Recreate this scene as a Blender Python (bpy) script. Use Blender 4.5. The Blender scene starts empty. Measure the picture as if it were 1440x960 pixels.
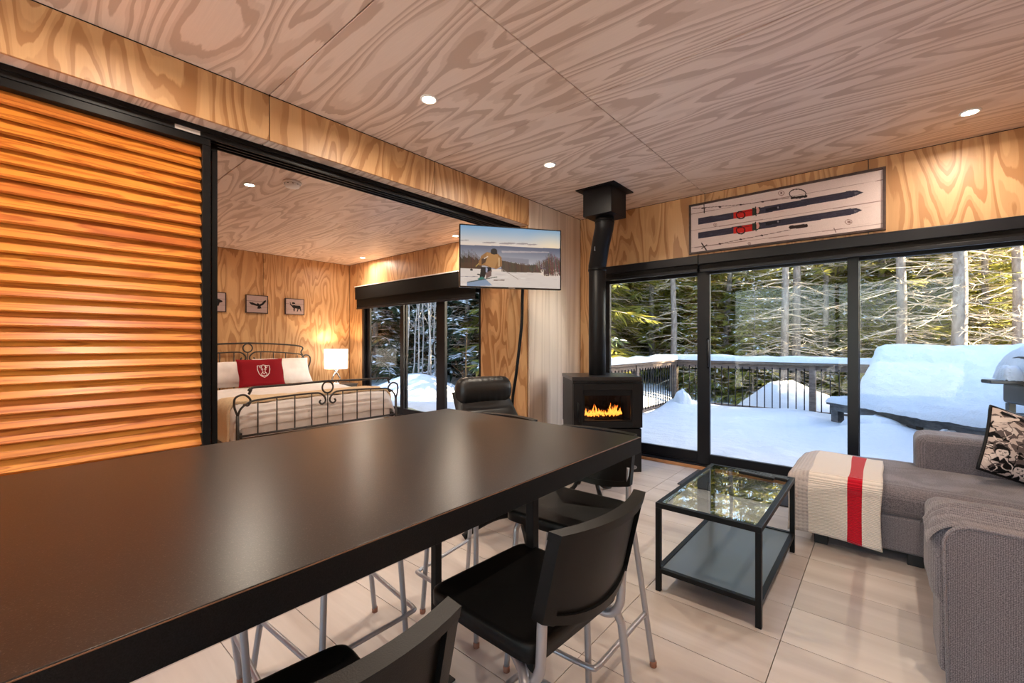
import bpy, bmesh, math, random
import numpy as np
from mathutils import Vector, Matrix, noise as mnoise

# ------------------------------------------------------------------ camera, sky, sun, exposure
scn = bpy.context.scene
COL = scn.collection
cam_d = bpy.data.cameras.new('camera'); cam = bpy.data.objects.new('camera', cam_d); COL.objects.link(cam)
cam.location = (0, 0, 1.27); cam.rotation_euler = (math.pi/2, 0, math.radians(40.44))
cam_d.sensor_width = 36; cam_d.lens = 15.4; cam_d.shift_y = 1/1440; cam_d.clip_start = .02; cam_d.clip_end = 300
scn.camera = cam

SUN_AZ = Vector((.90, .436)); SUN_EL = math.radians(20)
world = bpy.data.worlds.new('world'); scn.world = world; world.use_nodes = True
wn = world.node_tree; bg = wn.nodes['Background']
sky = wn.nodes.new('ShaderNodeTexSky'); sky.sky_type = 'NISHITA'; sky.sun_disc = False
sky.sun_elevation = math.radians(22); sky.sun_rotation = math.atan2(SUN_AZ.x, SUN_AZ.y)
sky.air_density = 1.0; sky.dust_density = 1.5; sky.ozone_density = 1.0
wn.links.new(sky.outputs[0], bg.inputs[0]); bg.inputs[1].default_value = .68

sun_d = bpy.data.lights.new('sun', 'SUN'); sun = bpy.data.objects.new('sun', sun_d); COL.objects.link(sun)
sun_d.energy = 48.0; sun_d.color = (1, .80, .52); sun_d.angle = math.radians(.6)
sdir = Vector((SUN_AZ.x*math.cos(SUN_EL), SUN_AZ.y*math.cos(SUN_EL), math.sin(SUN_EL)))
sun.rotation_euler = sdir.to_track_quat('Z', 'Y').to_euler(); sun.location = (4, 9, 6)

LAMP_W = 9.5
LAMP_COL = (1.0, .85, .69)
vs = scn.view_settings
vs.view_transform = 'Standard'; vs.look = 'None'; vs.gamma = 1; vs.use_curve_mapping = False
vs.exposure = 0.9
scn.cycles.max_bounces = 8; scn.cycles.diffuse_bounces = 7; scn.cycles.glossy_bounces = 4
scn.cycles.transparent_max_bounces = 16; scn.cycles.sample_clamp_indirect = 6
scn.cycles.caustics_reflective = False; scn.cycles.caustics_refractive = False
scn.cycles.use_denoising = True

def portal(x0, x1, y, z0, z1, sgn):
    ld = bpy.data.lights.new('daylight_portal', 'AREA'); ld.shape = 'RECTANGLE'; ld.size = x1-x0; ld.size_y = z1-z0; ld.cycles.is_portal = True
    o = bpy.data.objects.new('daylight_portal', ld); COL.objects.link(o); o.location = ((x0+x1)/2, y, (z0+z1)/2)
    o.rotation_euler = (sgn*math.pi/2, 0, 0)
portal(-2.5, 1.2, 4.75, .05, 2.05, -1); portal(-7.4, -4.35, 4.58, .05, 2.08, -1); portal(-2.9, 1.2, -2.78, .10, 2.60, 1)

# ------------------------------------------------------------------ constants measured from the room
CZ = 2.75          # ceiling
YW = 4.57          # window wall, living room
YB = 4.40          # window wall, bedroom
XP = -2.81         # partition (header front)
XF = -7.87         # bedroom far wall
XR = 1.40; YF = -2.6
rnd = random.Random(7)

# ------------------------------------------------------------------ materials
def s2l(c):
    return tuple(((v/255)/12.92 if v/255 <= .04045 else ((v/255+.055)/1.055)**2.4) for v in c)

class NT:
    def __init__(s, name):
        s.m = bpy.data.materials.new(name); s.m.use_nodes = True
        s.t = s.m.node_tree; s.b = s.t.nodes['Principled BSDF']; s.out = s.t.nodes['Material Output']
    def n(s, typ, **kw):
        o = s.t.nodes.new('ShaderNode'+typ)
        for k, v in kw.items():
            if isinstance(k, str) and hasattr(o, k): setattr(o, k, v)
        return o
    def l(s, a, b): s.t.links.new(a, b)
    def math(s, op, a, b=None):
        o = s.n('Math', operation=op)
        for i, v in enumerate((a, b)):
            if v is None: continue
            if isinstance(v, (int, float)): o.inputs[i].default_value = v
            else: s.l(v, o.inputs[i])
        return o.outputs[0]
    def mapping(s, scale, src=None, offset=None):
        mp = s.n('Mapping'); mp.inputs['Scale'].default_value = scale
        if src is None: src = s.n('TexCoord').outputs['Object']
        if offset is not None:
            va = s.n('VectorMath', operation='ADD'); s.l(src, va.inputs[0]); s.l(offset, va.inputs[1]); src = va.outputs[0]
        s.l(src, mp.inputs['Vector']); return mp.outputs[0]
    def rand_off(s, k=40.):
        oi = s.n('ObjectInfo'); cx = s.n('CombineXYZ')
        r = oi.outputs['Random']
        s.l(s.math('MULTIPLY', r, k), cx.inputs[0]); s.l(s.math('MULTIPLY', r, k*1.7), cx.inputs[1]); s.l(s.math('MULTIPLY', r, k*2.3), cx.inputs[2])
        return cx.outputs[0], r
    def noise(s, vec, scale=1., detail=2., rough=.5, dist=0.):
        o = s.n('TexNoise'); s.l(vec, o.inputs['Vector'])
        o.inputs['Scale'].default_value = scale; o.inputs['Detail'].default_value = detail
        o.inputs['Roughness'].default_value = rough; o.inputs['Distortion'].default_value = dist
        return o.outputs[0]
    def ramp(s, fac, stops, interp='LINEAR'):
        o = s.n('ValToRGB'); s.l(fac, o.inputs[0]); e = o.color_ramp.elements; o.color_ramp.interpolation = interp
        while len(e) < len(stops): e.new(.5)
        for el, (p, c) in zip(e, stops): el.position = p; el.color = (*c, 1) if len(c) == 3 else c
        return o.outputs[0]
    def mix(s, fac, a, b, mode='MIX'):
        o = s.n('Mix', data_type='RGBA', blend_type=mode)
        if isinstance(fac, (int, float)): o.inputs[0].default_value = fac
        else: s.l(fac, o.inputs[0])
        for i, v in ((6, a), (7, b)):
            if isinstance(v, tuple): o.inputs[i].default_value = (*v, 1)
            else: s.l(v, o.inputs[i])
        return o.outputs[2]
    def bump(s, h, strength=.2, dist=.01):
        o = s.n('Bump'); o.inputs['Strength'].default_value = strength; o.inputs['Distance'].default_value = dist
        s.l(h, o.inputs['Height']); s.l(o.outputs[0], s.b.inputs['Normal'])
    def set(s, **kw):
        for k, v in kw.items():
            i = s.b.inputs[k.replace('_', ' ')]
            i.default_value = (*v, 1) if isinstance(v, tuple) and len(v) == 3 and i.type == 'RGBA' else v
        return s

def plain(name, c, rough=.5, metal=0., nz=0., nscale=60., bump=0., spec=.5):
    t = NT(name); t.set(Base_Color=c, Roughness=rough, Metallic=metal, Specular_IOR_Level=spec)
    if nz or bump:
        f = t.noise(t.mapping((1, 1, 1)), nscale, 3)
        if nz:
            lo = tuple(v*(1-nz) for v in c); hi = tuple(min(1, v*(1+nz)) for v in c)
            t.l(t.ramp(f, [(.3, lo), (.7, hi)]), t.b.inputs['Base Color'])
        if bump: t.bump(f, bump, .004)
    return t.m

def emit(name, c, st):
    t = NT(name); t.set(Base_Color=(0, 0, 0), Emission_Color=c, Emission_Strength=st, Roughness=1.); return t.m

def plywood(name, axis, light, dark, K=15., along=.42, across=1.9, rough=.42):
    """rotary-cut pine ply: contour bands of a noise field stretched along the grain"""
    t = NT(name); off, r = t.rand_off()
    sc = [across]*3; sc['xyz'.index(axis)] = along
    v = t.mapping(tuple(sc), offset=off)
    h = t.noise(v, 1.0, 2.4, .45, .35)
    sc2 = [26.]*3; sc2['xyz'.index(axis)] = 3.2
    wob = t.noise(t.mapping(tuple(sc2), offset=off), 1., 3., .6)
    ph = t.math('ADD', t.math('MULTIPLY', h, K), t.math('MULTIPLY', wob, .42))
    f = t.math('FRACT', ph)
    mid = tuple(.60*a+.40*b for a, b in zip(light, dark))
    col = t.ramp(f, [(0., light), (.34, light), (.40, mid), (.60, mid), (.66, dark), (.92, dark), (.97, light)])
    sc3 = [160.]*3; sc3['xyz'.index(axis)] = 5.
    fine = t.noise(t.mapping(tuple(sc3), offset=off), 1., 2., .6)
    col = t.mix(.35, col, t.ramp(fine, [(.3, tuple(.72*c for c in light)), (.7, light)]), 'MULTIPLY') if False else t.mix(t.math('MULTIPLY', fine, .28), col, tuple(.72*c for c in dark))
    blotch = t.noise(t.mapping((1, 1, 1), offset=off), .9, 2.)
    col = t.mix(t.math('MULTIPLY', blotch, .35), col, tuple(min(1, c*1.15) for c in light))
    # small knots / plugs
    t.l(col, t.b.inputs['Base Color'])
    t.set(Roughness=rough, Specular_IOR_Level=.45)
    t.bump(t.math('ADD', f, fine), .05, .002)
    return t.m

def slatwood(name, axis='y'):
    t = NT(name); off, r = t.rand_off()
    sc = [14.]*3; sc['xyz'.index(axis)] = .9
    h = t.noise(t.mapping(tuple(sc), offset=off), 1., 2.5, .5, .5)
    f = t.math('FRACT', t.math('MULTIPLY', h, 7.))
    a = t.ramp(f, [(0, (.70, .265, .042)), (.5, (.63, .215, .032)), (.85, (.42, .115, .014)), (1, (.68, .25, .04))])
    b = t.ramp(f, [(0, (.62, .21, .04)), (.5, (.54, .16, .03)), (.85, (.36, .085, .016)), (1, (.6, .2, .04))])
    big = t.noise(t.mapping((.6, .6, .6), offset=off), 1., 1.)
    k = t.ramp(t.math('ADD', t.math('MULTIPLY', r, .75), t.math('MULTIPLY', big, .35)), [(.62, (0, 0, 0)), (.86, (1, 1, 1))])
    t.l(t.mix(k, a, b), t.b.inputs['Base Color']); t.set(Roughness=.35); t.bump(f, .05, .002)
    return t.m

def thin_glass(name, tint=(1, 1, 1), refl=1.0):
    t = NT(name); t.t.nodes.remove(t.b)
    tr = t.n('BsdfTransparent'); tr.inputs[0].default_value = (*tint, 1)
    gl = t.n('BsdfGlossy'); gl.inputs['Roughness'].default_value = .01
    lw = t.n('LayerWeight'); lw.inputs['Blend'].default_value = .5
    k = t.math('ADD', .04, t.math('MULTIPLY', t.math('POWER', lw.outputs['Facing'], 5.), .96))
    mx = t.n('MixShader'); t.l(t.math('MULTIPLY', k, refl), mx.inputs[0])
    t.l(tr.outputs[0], mx.inputs[1]); t.l(gl.outputs[0], mx.inputs[2]); t.l(mx.outputs[0], t.out.inputs[0])
    return t.m

def fabric(name, c1, c2, scale=260., bump=.35):
    t = NT(name); v = t.mapping((1, 1, 1))
    w1 = t.n('TexWave', bands_direction='X'); w2 = t.n('TexWave', bands_direction='Z'); w3 = t.n('TexWave', bands_direction='Y')
    for w in (w1, w2, w3):
        t.l(v, w.inputs[0]); w.inputs['Scale'].default_value = scale/6.; w.inputs['Distortion'].default_value = 3.; w.inputs['Detail'].default_value = 1
        w.inputs['Detail Scale'].default_value = 3.
    n = t.noise(v, scale, 3., .7)
    h = t.math('ADD', n, t.math('MULTIPLY', t.math('ADD', w1.outputs[1], t.math('ADD', w2.outputs[1], w3.outputs[1])), .12))
    t.l(t.ramp(h, [(.50, c1), (.85, c2)]), t.b.inputs['Base Color'])
    t.set(Roughness=.95, Specular_IOR_Level=.15, Sheen_Weight=.25); t.bump(h, bump, .003)
    return t.m

def snow_mat():
    t = NT('snow'); v = t.mapping((1, 1, 1))
    a = t.noise(v, 5., 4., .6); b = t.noise(v, 60., 2.)
    t.set(Base_Color=(.60, .625, .665), Roughness=.7, Specular_IOR_Level=.2)
    t.bump(t.math('ADD', t.math('MULTIPLY', a, 1.), t.math('MULTIPLY', b, .16)), .6, .06)
    return t.m

def needles(name, c1, c2):
    t = NT(name); off, r = t.rand_off()
    g = t.n('NewGeometry')
    f = t.noise(t.mapping((1, 1, 1), offset=off), 1.3, 3.)
    col = t.ramp(t.math('ADD', t.math('MULTIPLY', f, .7), t.math('MULTIPLY', g.outputs['Random Per Island'], .3)), [(.3, c1), (.75, c2)])
    t.l(col, t.b.inputs['Base Color']); t.set(Roughness=.7, Specular_IOR_Level=.2)
    tl = t.n('BsdfTranslucent'); t.l(col, tl.inputs[0])
    mx = t.n('MixShader'); mx.inputs[0].default_value = .5
    t.l(t.b.outputs[0], mx.inputs[1]); t.l(tl.outputs[0], mx.inputs[2]); t.l(mx.outputs[0], t.out.inputs[0])
    return t.m

def bark(name, c1, c2, sc=(9, 9, 3)):
    t = NT(name); f = t.noise(t.mapping(sc), 2., 4., .65)
    t.l(t.ramp(f, [(.35, c1), (.65, c2)]), t.b.inputs['Base Color']); t.set(Roughness=.9); t.bump(f, .5, .02)
    return t.m

def tilemat():
    t = NT('floor_tile'); off, r = t.rand_off()
    h = t.noise(t.mapping((.5, 6., 1), offset=off), 1., 4., .6, .4)
    big = t.noise(t.mapping((1.2, 2.5, 1), offset=off), 1., 2.)
    col = t.ramp(h, [(.3, s2l((176, 166, 160))), (.7, s2l((210, 202, 197)))])
    col = t.mix(t.math('MULTIPLY', big, .5), col, s2l((188, 172, 160)))
    t.l(col, t.b.inputs['Base Color']); t.set(Roughness=.3, Specular_IOR_Level=.4)
    return t.m

def laminate():
    t = NT('black_laminate'); v = t.mapping((1, 1, 1))
    f = t.noise(v, 420., 2., .7)
    t.l(t.ramp(f, [(.45, (.007, .006, .006)), (.62, (.016, .013, .012)), (.74, (.10, .082, .074))]), t.b.inputs['Base Color'])
    t.set(Roughness=.29, Specular_IOR_Level=.40); t.bump(f, .12, .001)
    return t.m

def vcol(name, rough=.6, em=0.):
    t = NT(name); a = t.n('VertexColor'); a.layer_name = 'Col'
    if em:
        t.set(Base_Color=(0, 0, 0), Roughness=.35); t.l(a.outputs[0], t.b.inputs['Emission Color']); t.b.inputs['Emission Strength'].default_value = em
    else:
        t.l(a.outputs[0], t.b.inputs['Base Color']); t.set(Roughness=rough, Specular_IOR_Level=.2)
    return t.m

def knit(name, c, ax='Z', sc=26.):
    t = NT(name); v = t.mapping((1, 1, 1)); sx = t.n('SeparateXYZ'); t.l(v, sx.inputs[0])
    n = t.noise(v, 90., 2.)
    k = t.math('ADD', t.math('MULTIPLY', t.math('SUBTRACT', sx.outputs[1], sx.outputs[2]), sc*6.5), t.math('MULTIPLY', n, 1.6))
    s1 = t.math('ADD', t.math('MULTIPLY', t.math('SINE', k), .5), .5)
    if ax == 'X':
        s2 = t.math('ADD', t.math('MULTIPLY', t.math('SINE', t.math('ADD', t.math('MULTIPLY', sx.outputs[0], sc*7.), t.math('MULTIPLY', n, 3.))), .5), .5)
        s1 = t.math('MULTIPLY', t.math('ADD', s1, s2), .55)
    h = t.math('ADD', s1, t.math('MULTIPLY', n, .5))
    t.l(t.ramp(h, [(.1, tuple(.72*x for x in c)), (.8, c)]), t.b.inputs['Base Color'])
    t.set(Roughness=.95, Specular_IOR_Level=.1, Sheen_Weight=.3); t.bump(h, .6, .006); return t.m

PLY_L, PLY_D = (.60, .355, .17), (.34, .155, .055)
M = dict(
    ply_ceiling=plywood('ply_ceiling', 'x', (.84, .70, .61), (.52, .37, .285), K=21., along=.34, across=2.1),
    ply_wall=plywood('ply_wall', 'z', PLY_L, PLY_D, K=17., along=.5, across=2.4),
    ply_daylit=plywood('ply_daylit', 'z', (.78, .65, .54), (.62, .49, .39), K=10., along=.10, across=3.4),  # window light on the pier is put into this paler ply colour
    ply_edge=plain('ply_edge', (.5, .32, .18), .6, nz=.3, nscale=30),
    backing=plain('dark_backing', (.03, .02, .014), .9),
    exterior=plain('exterior_cladding', (.10, .09, .085), .8, nz=.2),
    slat=slatwood('louver_pine'),
    black=plain('black_metal', (.004, .004, .0045), .42, spec=.2),
    alu=plain('black_aluminium', (.009, .009, .012), .33, spec=.26),
    satin=plain('satin_black', (.006, .006, .007), .42, spec=.24, bump=.1, nscale=220),
    blind=plain('blind_fabric', (.007, .006, .0055), .75, spec=.2, nz=.2, nscale=300),
    stove=plain('stove_steel', (.009, .009, .010), .42, spec=.25, bump=.12, nscale=300),
    stove_top=plain('stove_top_steel', (.02, .02, .022), .28),
    laminate=laminate(),
    lam_edge=plain('laminate_edge', (.006, .006, .007), .6, nz=.6, nscale=500, bump=.2, spec=.2),
    seam=plain('laminate_seam', (.22, .11, .06), .6),
    plastic=plain('black_plastic', (.005, .0048, .0048), .40, bump=.10, nscale=420, spec=.22),
    grey_tube=plain('grey_lacquered_steel', (.40, .40, .43), .34, metal=.55),
    cap=plain('foot_cap', (.30, .13, .08), .6),
    leather=plain('black_leather', (.007, .0065, .0065), .36, spec=.4, bump=.25, nscale=160),
    tile=tilemat(), grout=plain('grout', (.09, .075, .065), .9),
    glass=thin_glass('window_glass', (.97, .985, .99), .35),
    table_glass=thin_glass('table_glass', (.90, .955, .94), 1.6),
    stove_glass=thin_glass('stove_glass', (.75, .72, .7), 1.),
    shelf=plain('shelf_reflect', (.085, .10, .112), .28),  # bluish reflection is put into the base colour
    sofa=fabric('sofa_fabric', (.066, .058, .066), (.27, .245, .262), 330.),
    foot=plain('sofa_foot', (.01, .009, .009), .5),
    white_sheet=plain('white_cotton', (.80, .76, .74), .9, nz=.05, nscale=12, bump=.15, spec=.1),
    cream=plain('cream_blanket', (.72, .55, .36), .95, nz=.12, nscale=90, bump=.5, spec=.1),
    red=plain('red_cushion', (.24, .006, .013), .85, nz=.12, nscale=200, bump=.2, spec=.2),
    iron=plain('wrought_iron', (.060, .054, .052), .45, metal=.5, nz=.2, nscale=60),
    white_print=plain('white_print', (.80, .70, .68), .8),
    lampshade=emit('lampshade_glow', (1, .86, .70), 2.6),
    chrome=plain('chrome', (.75, .75, .76), .12, metal=1.),
    darkwood=plain('dark_wood', (.045, .030, .022), .5, nz=.3, nscale=20),
    white_plastic=plain('white_plastic', (.93, .92, .90), .4),
    tv=plain('tv_black', (.008, .008, .009), .25),
    snow=snow_mat(),
    deckwood=bark('weathered_deck_wood', (.115, .082, .064), (.21, .155, .125), (3, 3, 14)),
    greywood=bark('grey_timber', (.055, .055, .06), (.12, .12, .125), (4, 4, 10)),
    trunk=bark('spruce_bark', (.14, .115, .10), (.28, .245, .225)),
    deadwood=bark('dead_branch', (.34, .28, .21), (.58, .50, .40)),
    birch=bark('pale_birch_bark', (.20, .185, .175), (.36, .335, .32)),
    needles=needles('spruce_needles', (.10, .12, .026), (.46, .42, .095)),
    needles_shade=needles('shaded_spruce_needles', (.022, .042, .026), (.085, .125, .065)),  # outdoor shade is put into this darker, cooler needle colour
    bracken=needles('brown_twigs', (.16, .10, .05), (.34, .24, .13)),
    mat=plain('door_mat', (.035, .037, .044), .95, nz=.4, nscale=300, bump=.5),
    kn_cream=knit('knit_cream', (.82, .74, .66), 'Z', 105.), kn_red=knit('knit_red', (.56, .006, .022), 'Z', 105.), kn_grey=knit('knit_grey', (.50, .45, .43), 'X', 42.),
    trimwood=plain('baseboard_pine', (.50, .235, .095), .5, nz=.2, nscale=14),
    log=bark('fire_log', (.02, .012, .008), (.07, .035, .02)),
    flame=None, lens=emit('lamp_lens', (1, .80, .55), 30.),
    print=vcol('flat_print', .7), screen=vcol('tv_screen', em=.48), cloth_print=vcol('printed_cloth', .9),
    plate=plain('badge_metal', (.30, .30, .31), .35, metal=.8),
    redplastic=plain('red_plastic', (.45, .02, .015), .4),
    greybbq=plain('grill_enamel', (.03, .033, .035), .35),
    picframe=plain('dark_brown_frame', (.050, .024, .020), .5, nz=.4, nscale=20),
    sticker=plain('grey_sticker', (.45, .40, .37), .6),
)
def flame_mat():
    t = NT('flame'); tc = t.n('TexCoord'); sx = t.n('SeparateXYZ'); t.l(tc.outputs['Generated'], sx.inputs[0])
    col = t.ramp(sx.outputs[2], [(0, (1., .28, .03)), (.45, (1., .42, .06)), (1., (1., .16, .01))])
    t.set(Base_Color=(0, 0, 0)); t.l(col, t.b.inputs['Emission Color']); t.b.inputs['Emission Strength'].default_value = 2.2
    return t.m
M['flame'] = flame_mat()

# ------------------------------------------------------------------ mesh helpers
class MB:
    def __init__(s): s.v = []; s.f = []; s.mi = []; s.cur = 0
    def add(s, vs, fs):
        b = len(s.v); s.v += [tuple(v) for v in vs]; s.f += [tuple(b+i for i in f) for f in fs]; s.mi += [s.cur]*len(fs); return s
    def box(s, x0, x1, y0, y1, z0, z1, T=None):
        vs = [(x, y, z) for z in (z0, z1) for y in (y0, y1) for x in (x0, x1)]
        if T is not None: vs = [T @ Vector(v) for v in vs]
        return s.add(vs, [(0, 2, 3, 1), (4, 5, 7, 6), (0, 1, 5, 4), (2, 6, 7, 3), (0, 4, 6, 2), (1, 3, 7, 5)])
    def tube(s, pts, r, n=8, closed=False, caps=True):
        pts = [Vector(p) for p in pts]; N = len(pts)
        rs = r if isinstance(r, (list, tuple)) else [r]*N
        tang = []
        for i in range(N):
            a = pts[(i-1) % N] if (closed or i > 0) else pts[0]; b = pts[(i+1) % N] if (closed or i < N-1) else pts[-1]
            d = b-a; tang.append(d.normalized() if d.length > 1e-9 else Vector((0, 0, 1)))
        up = Vector((0, 0, 1)) if abs(tang[0].z) < .9 else Vector((1, 0, 0))
        u = tang[0].cross(up).normalized(); vs = []
        for i in range(N):
            t = tang[i]; u = (u - t*u.dot(t))
            u = u.normalized() if u.length > 1e-6 else t.orthogonal().normalized()
            w = t.cross(u)
            for k in range(n):
                a = 2*math.pi*k/n; vs.append(pts[i] + (u*math.cos(a)+w*math.sin(a))*rs[i])
        fs = []
        for i in range(N if closed else N-1):
            j = (i+1) % N
            for k in range(n):
                fs.append((i*n+k, i*n+(k+1) % n, j*n+(k+1) % n, j*n+k))
        if caps and not closed:
            fs.append(tuple(reversed(range(n)))); fs.append(tuple((N-1)*n+k for k in range(n)))
        return s.add(vs, fs)
    def lathe(s, prof, n=24, c=(0, 0, 0)):
        vs = []; fs = []
        for (r, z) in prof:
            for k in range(n):
                a = 2*math.pi*k/n; vs.append((c[0]+r*math.cos(a), c[1]+r*math.sin(a), c[2]+z))
        for i in range(len(prof)-1):
            for k in range(n):
                fs.append((i*n+k, i*n+(k+1) % n, (i+1)*n+(k+1) % n, (i+1)*n+k))
        fs.append(tuple(reversed(range(n)))); fs.append(tuple((len(prof)-1)*n+k for k in range(n)))
        return s.add(vs, fs)
    def grid(s, fn, nu, nv, flip=False):
        vs = [fn(i/(nu-1), j/(nv-1)) for j in range(nv) for i in range(nu)]
        fs = []
        for j in range(nv-1):
            for i in range(nu-1):
                q = (j*nu+i, j*nu+i+1, (j+1)*nu+i+1, (j+1)*nu+i)
                fs.append(q[::-1] if flip else q)
        return s.add(vs, fs)
    def prism(s, poly, z0, z1, T=None):
        n = len(poly); vs = [(x, y, z0) for x, y in poly]+[(x, y, z1) for x, y in poly]
        if T is not None: vs = [T @ Vector(v) for v in vs]
        fs = [tuple(reversed(range(n))), tuple(range(n, 2*n))]+[(i, (i+1) % n, n+(i+1) % n, n+i) for i in range(n)]
        return s.add(vs, fs)
    def mesh(s, name, mats, smooth=False):
        me = bpy.data.meshes.new(name); me.from_pydata(s.v, [], s.f)
        for m in (mats if isinstance(mats, (list, tuple)) else [mats]): me.materials.append(m)
        if any(s.mi): me.polygons.foreach_set('material_index', s.mi)
        if smooth: me.polygons.foreach_set('use_smooth', [True]*len(s.f))
        me.update(); return me
    def build(s, name, mats, parent=None, smooth=False, bevel=0., seg=2, sub=0, loc=None, solid=0.):
        o = bpy.data.objects.new(name, s.mesh(name, mats, smooth)); COL.objects.link(o)
        if parent is not None: o.parent = parent
        if loc is not None: o.location = loc
        if solid:
            m = o.modifiers.new('solid', 'SOLIDIFY'); m.thickness = solid; m.offset = 0
        if bevel:
            m = o.modifiers.new('bevel', 'BEVEL'); m.width = bevel; m.segments = seg; m.limit_method = 'ANGLE'; m.angle_limit = .6
            if seg > 1 and not smooth:
                o.data.polygons.foreach_set('use_smooth', [True]*len(o.data.polygons)); m.harden_normals = True
        if sub:
            m = o.modifiers.new('sub', 'SUBSURF'); m.levels = sub; m.render_levels = sub
        return o

def inst(o, loc, parent=None, rot=None):
    c = o.copy(); COL.objects.link(c); c.location = loc
    if parent is not None: c.parent = parent
    if rot is not None: c.rotation_euler = rot
    return c
def tag(o, label, cat, group=None, kind=None):
    o['label'] = label; o['category'] = cat
    if group: o['group'] = group
    if kind: o['kind'] = kind
    return o
def empty(name, loc=(0, 0, 0), rz=0., label=None, cat=None, group=None):
    o = bpy.data.objects.new(name, None); COL.objects.link(o); o.location = loc; o.rotation_euler = (0, 0, rz); o.empty_display_size = .1
    if label: tag(o, label, cat, group)
    return o
def struct(o, label=None):
    o['kind'] = 'structure'
    if label: o['label'] = label
    return o
def stuff(o): o['kind'] = 'stuff'; return o
def dup(root, loc, rz=0., scale=None, label=None, group=None):
    r = root.copy(); COL.objects.link(r); r.location = loc; r.rotation_euler = (0, 0, rz)
    if scale: r.scale = scale
    if label: r['label'] = label
    if group: r['group'] = group
    for ch in list(root.children):
        c = ch.copy(); COL.objects.link(c); c.parent = r
        for g in list(ch.children):
            d = g.copy(); COL.objects.link(d); d.parent = c
    return r
def spline(P, per=6, closed=False):
    """Catmull-Rom through points"""
    P = [Vector(p) for p in P]; out = []; n = len(P)
    for i in range(n if closed else n-1):
        p0 = P[(i-1) % n] if (closed or i > 0) else P[0]; p1 = P[i]; p2 = P[(i+1) % n]; p3 = P[(i+2) % n] if (closed or i+2 < n) else P[-1]
        for k in range(per):
            t = k/per
            out.append(.5*((2*p1)+(p2-p0)*t+(2*p0-5*p1+4*p2-p3)*t*t+(3*p1-p0-3*p2+p3)*t**3))
    if not closed: out.append(P[-1])
    return out
def nz(x, y, z=0.): return mnoise.noise((x, y, z))

# flat print: numpy painter sampled onto a fine vertex-colour grid
class Canvas:
    """corners (TL,TR,BR,BL) in the working frame of the drawing; grid nx*ny"""
    def __init__(s, corners, nx, ny, bgc):
        u, v = np.meshgrid(np.linspace(0, 1, nx), np.linspace(0, 1, ny))
        TL, TR, BR, BL = [np.array(c, float) for c in corners]
        w = lambda i: ((1-u)*(1-v)*TL[i]+u*(1-v)*TR[i]+u*v*BR[i]+(1-u)*v*BL[i])
        s.x, s.y = w(0), w(1); s.u, s.vv = u, v; s.nx, s.ny = nx, ny
        s.c = np.zeros((ny, nx, 3)); s.c[:] = bgc
        s.rs = np.random.RandomState(3)
    def put(s, mask, col, a=1.):
        s.c[mask] = s.c[mask]*(1-a)+np.array(col, float)*a
    def poly(s, pts, col, a=1.):
        m = np.zeros(s.x.shape, bool); n = len(pts)
        for i in range(n):
            (x1, y1), (x2, y2) = pts[i], pts[(i+1) % n]
            if y1 == y2: continue
            c = ((y1 > s.y) != (y2 > s.y)) & (s.x < (x2-x1)*(s.y-y1)/(y2-y1)+x1); m ^= c
        s.put(m, col, a)
    def ell(s, cx, cy, rx, ry, col, a=1.): s.put(((s.x-cx)/rx)**2+((s.y-cy)/ry)**2 < 1, col, a)
    def line(s, pts, w, col, a=1.):
        m = np.zeros(s.x.shape, bool)
        for (x1, y1), (x2, y2) in zip(pts[:-1], pts[1:]):
            dx, dy = x2-x1, y2-y1; L = dx*dx+dy*dy+1e-9
            t = np.clip(((s.x-x1)*dx+(s.y-y1)*dy)/L, 0, 1)
            m |= ((s.x-x1-t*dx)**2+(s.y-y1-t*dy)**2) < (w/2)**2
        s.put(m, col, a)
    def ring(s, cx, cy, rx, ry, w, col):
        pts = [(cx+rx*math.cos(a*math.pi/14), cy+ry*math.sin(a*math.pi/14)) for a in range(29)]; s.line(pts, w, col)
    def grain(s, k): s.c += s.rs.randn(s.ny, s.nx, 1)*k
    def mesh(s, name, mat, fn):
        """fn(u,v arrays) -> xyz arrays"""
        X, Y, Z = fn(s.u, s.vv); nv = s.nx*s.ny
        me = bpy.data.meshes.new(name); me.vertices.add(nv)
        me.vertices.foreach_set('co', np.stack([X, Y, Z], -1).reshape(-1).astype(np.float32))
        i = np.arange(nv).reshape(s.ny, s.nx)
        q = np.stack([i[:-1, :-1], i[1:, :-1], i[1:, 1:], i[:-1, 1:]], -1).reshape(-1, 4)
        nf = len(q); me.loops.add(nf*4); me.loops.foreach_set('vertex_index', q.reshape(-1).astype(np.int32))
        me.polygons.add(nf); me.polygons.foreach_set('loop_start', np.arange(nf, dtype=np.int32)*4)
        me.polygons.foreach_set('use_smooth', np.ones(nf, bool))
        c = np.clip(s.c/255., 0, 1); lin = np.where(c <= .04045, c/12.92, ((c+.055)/1.055)**2.4)
        at = me.color_attributes.new('Col', 'FLOAT_COLOR', 'POINT')
        at.data.foreach_set('color', np.concatenate([lin, np.ones((s.ny, s.nx, 1))], -1).reshape(-1).astype(np.float32))
        me.materials.append(mat); me.update(calc_edges=True); me.validate(); return me
def link_mesh(me, name, parent=None):
    o = bpy.data.objects.new(name, me); COL.objects.link(o)
    if parent is not None: o.parent = parent
    return o

# ------------------------------------------------------------------ the setting
WT = .16   # wall thickness
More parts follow.
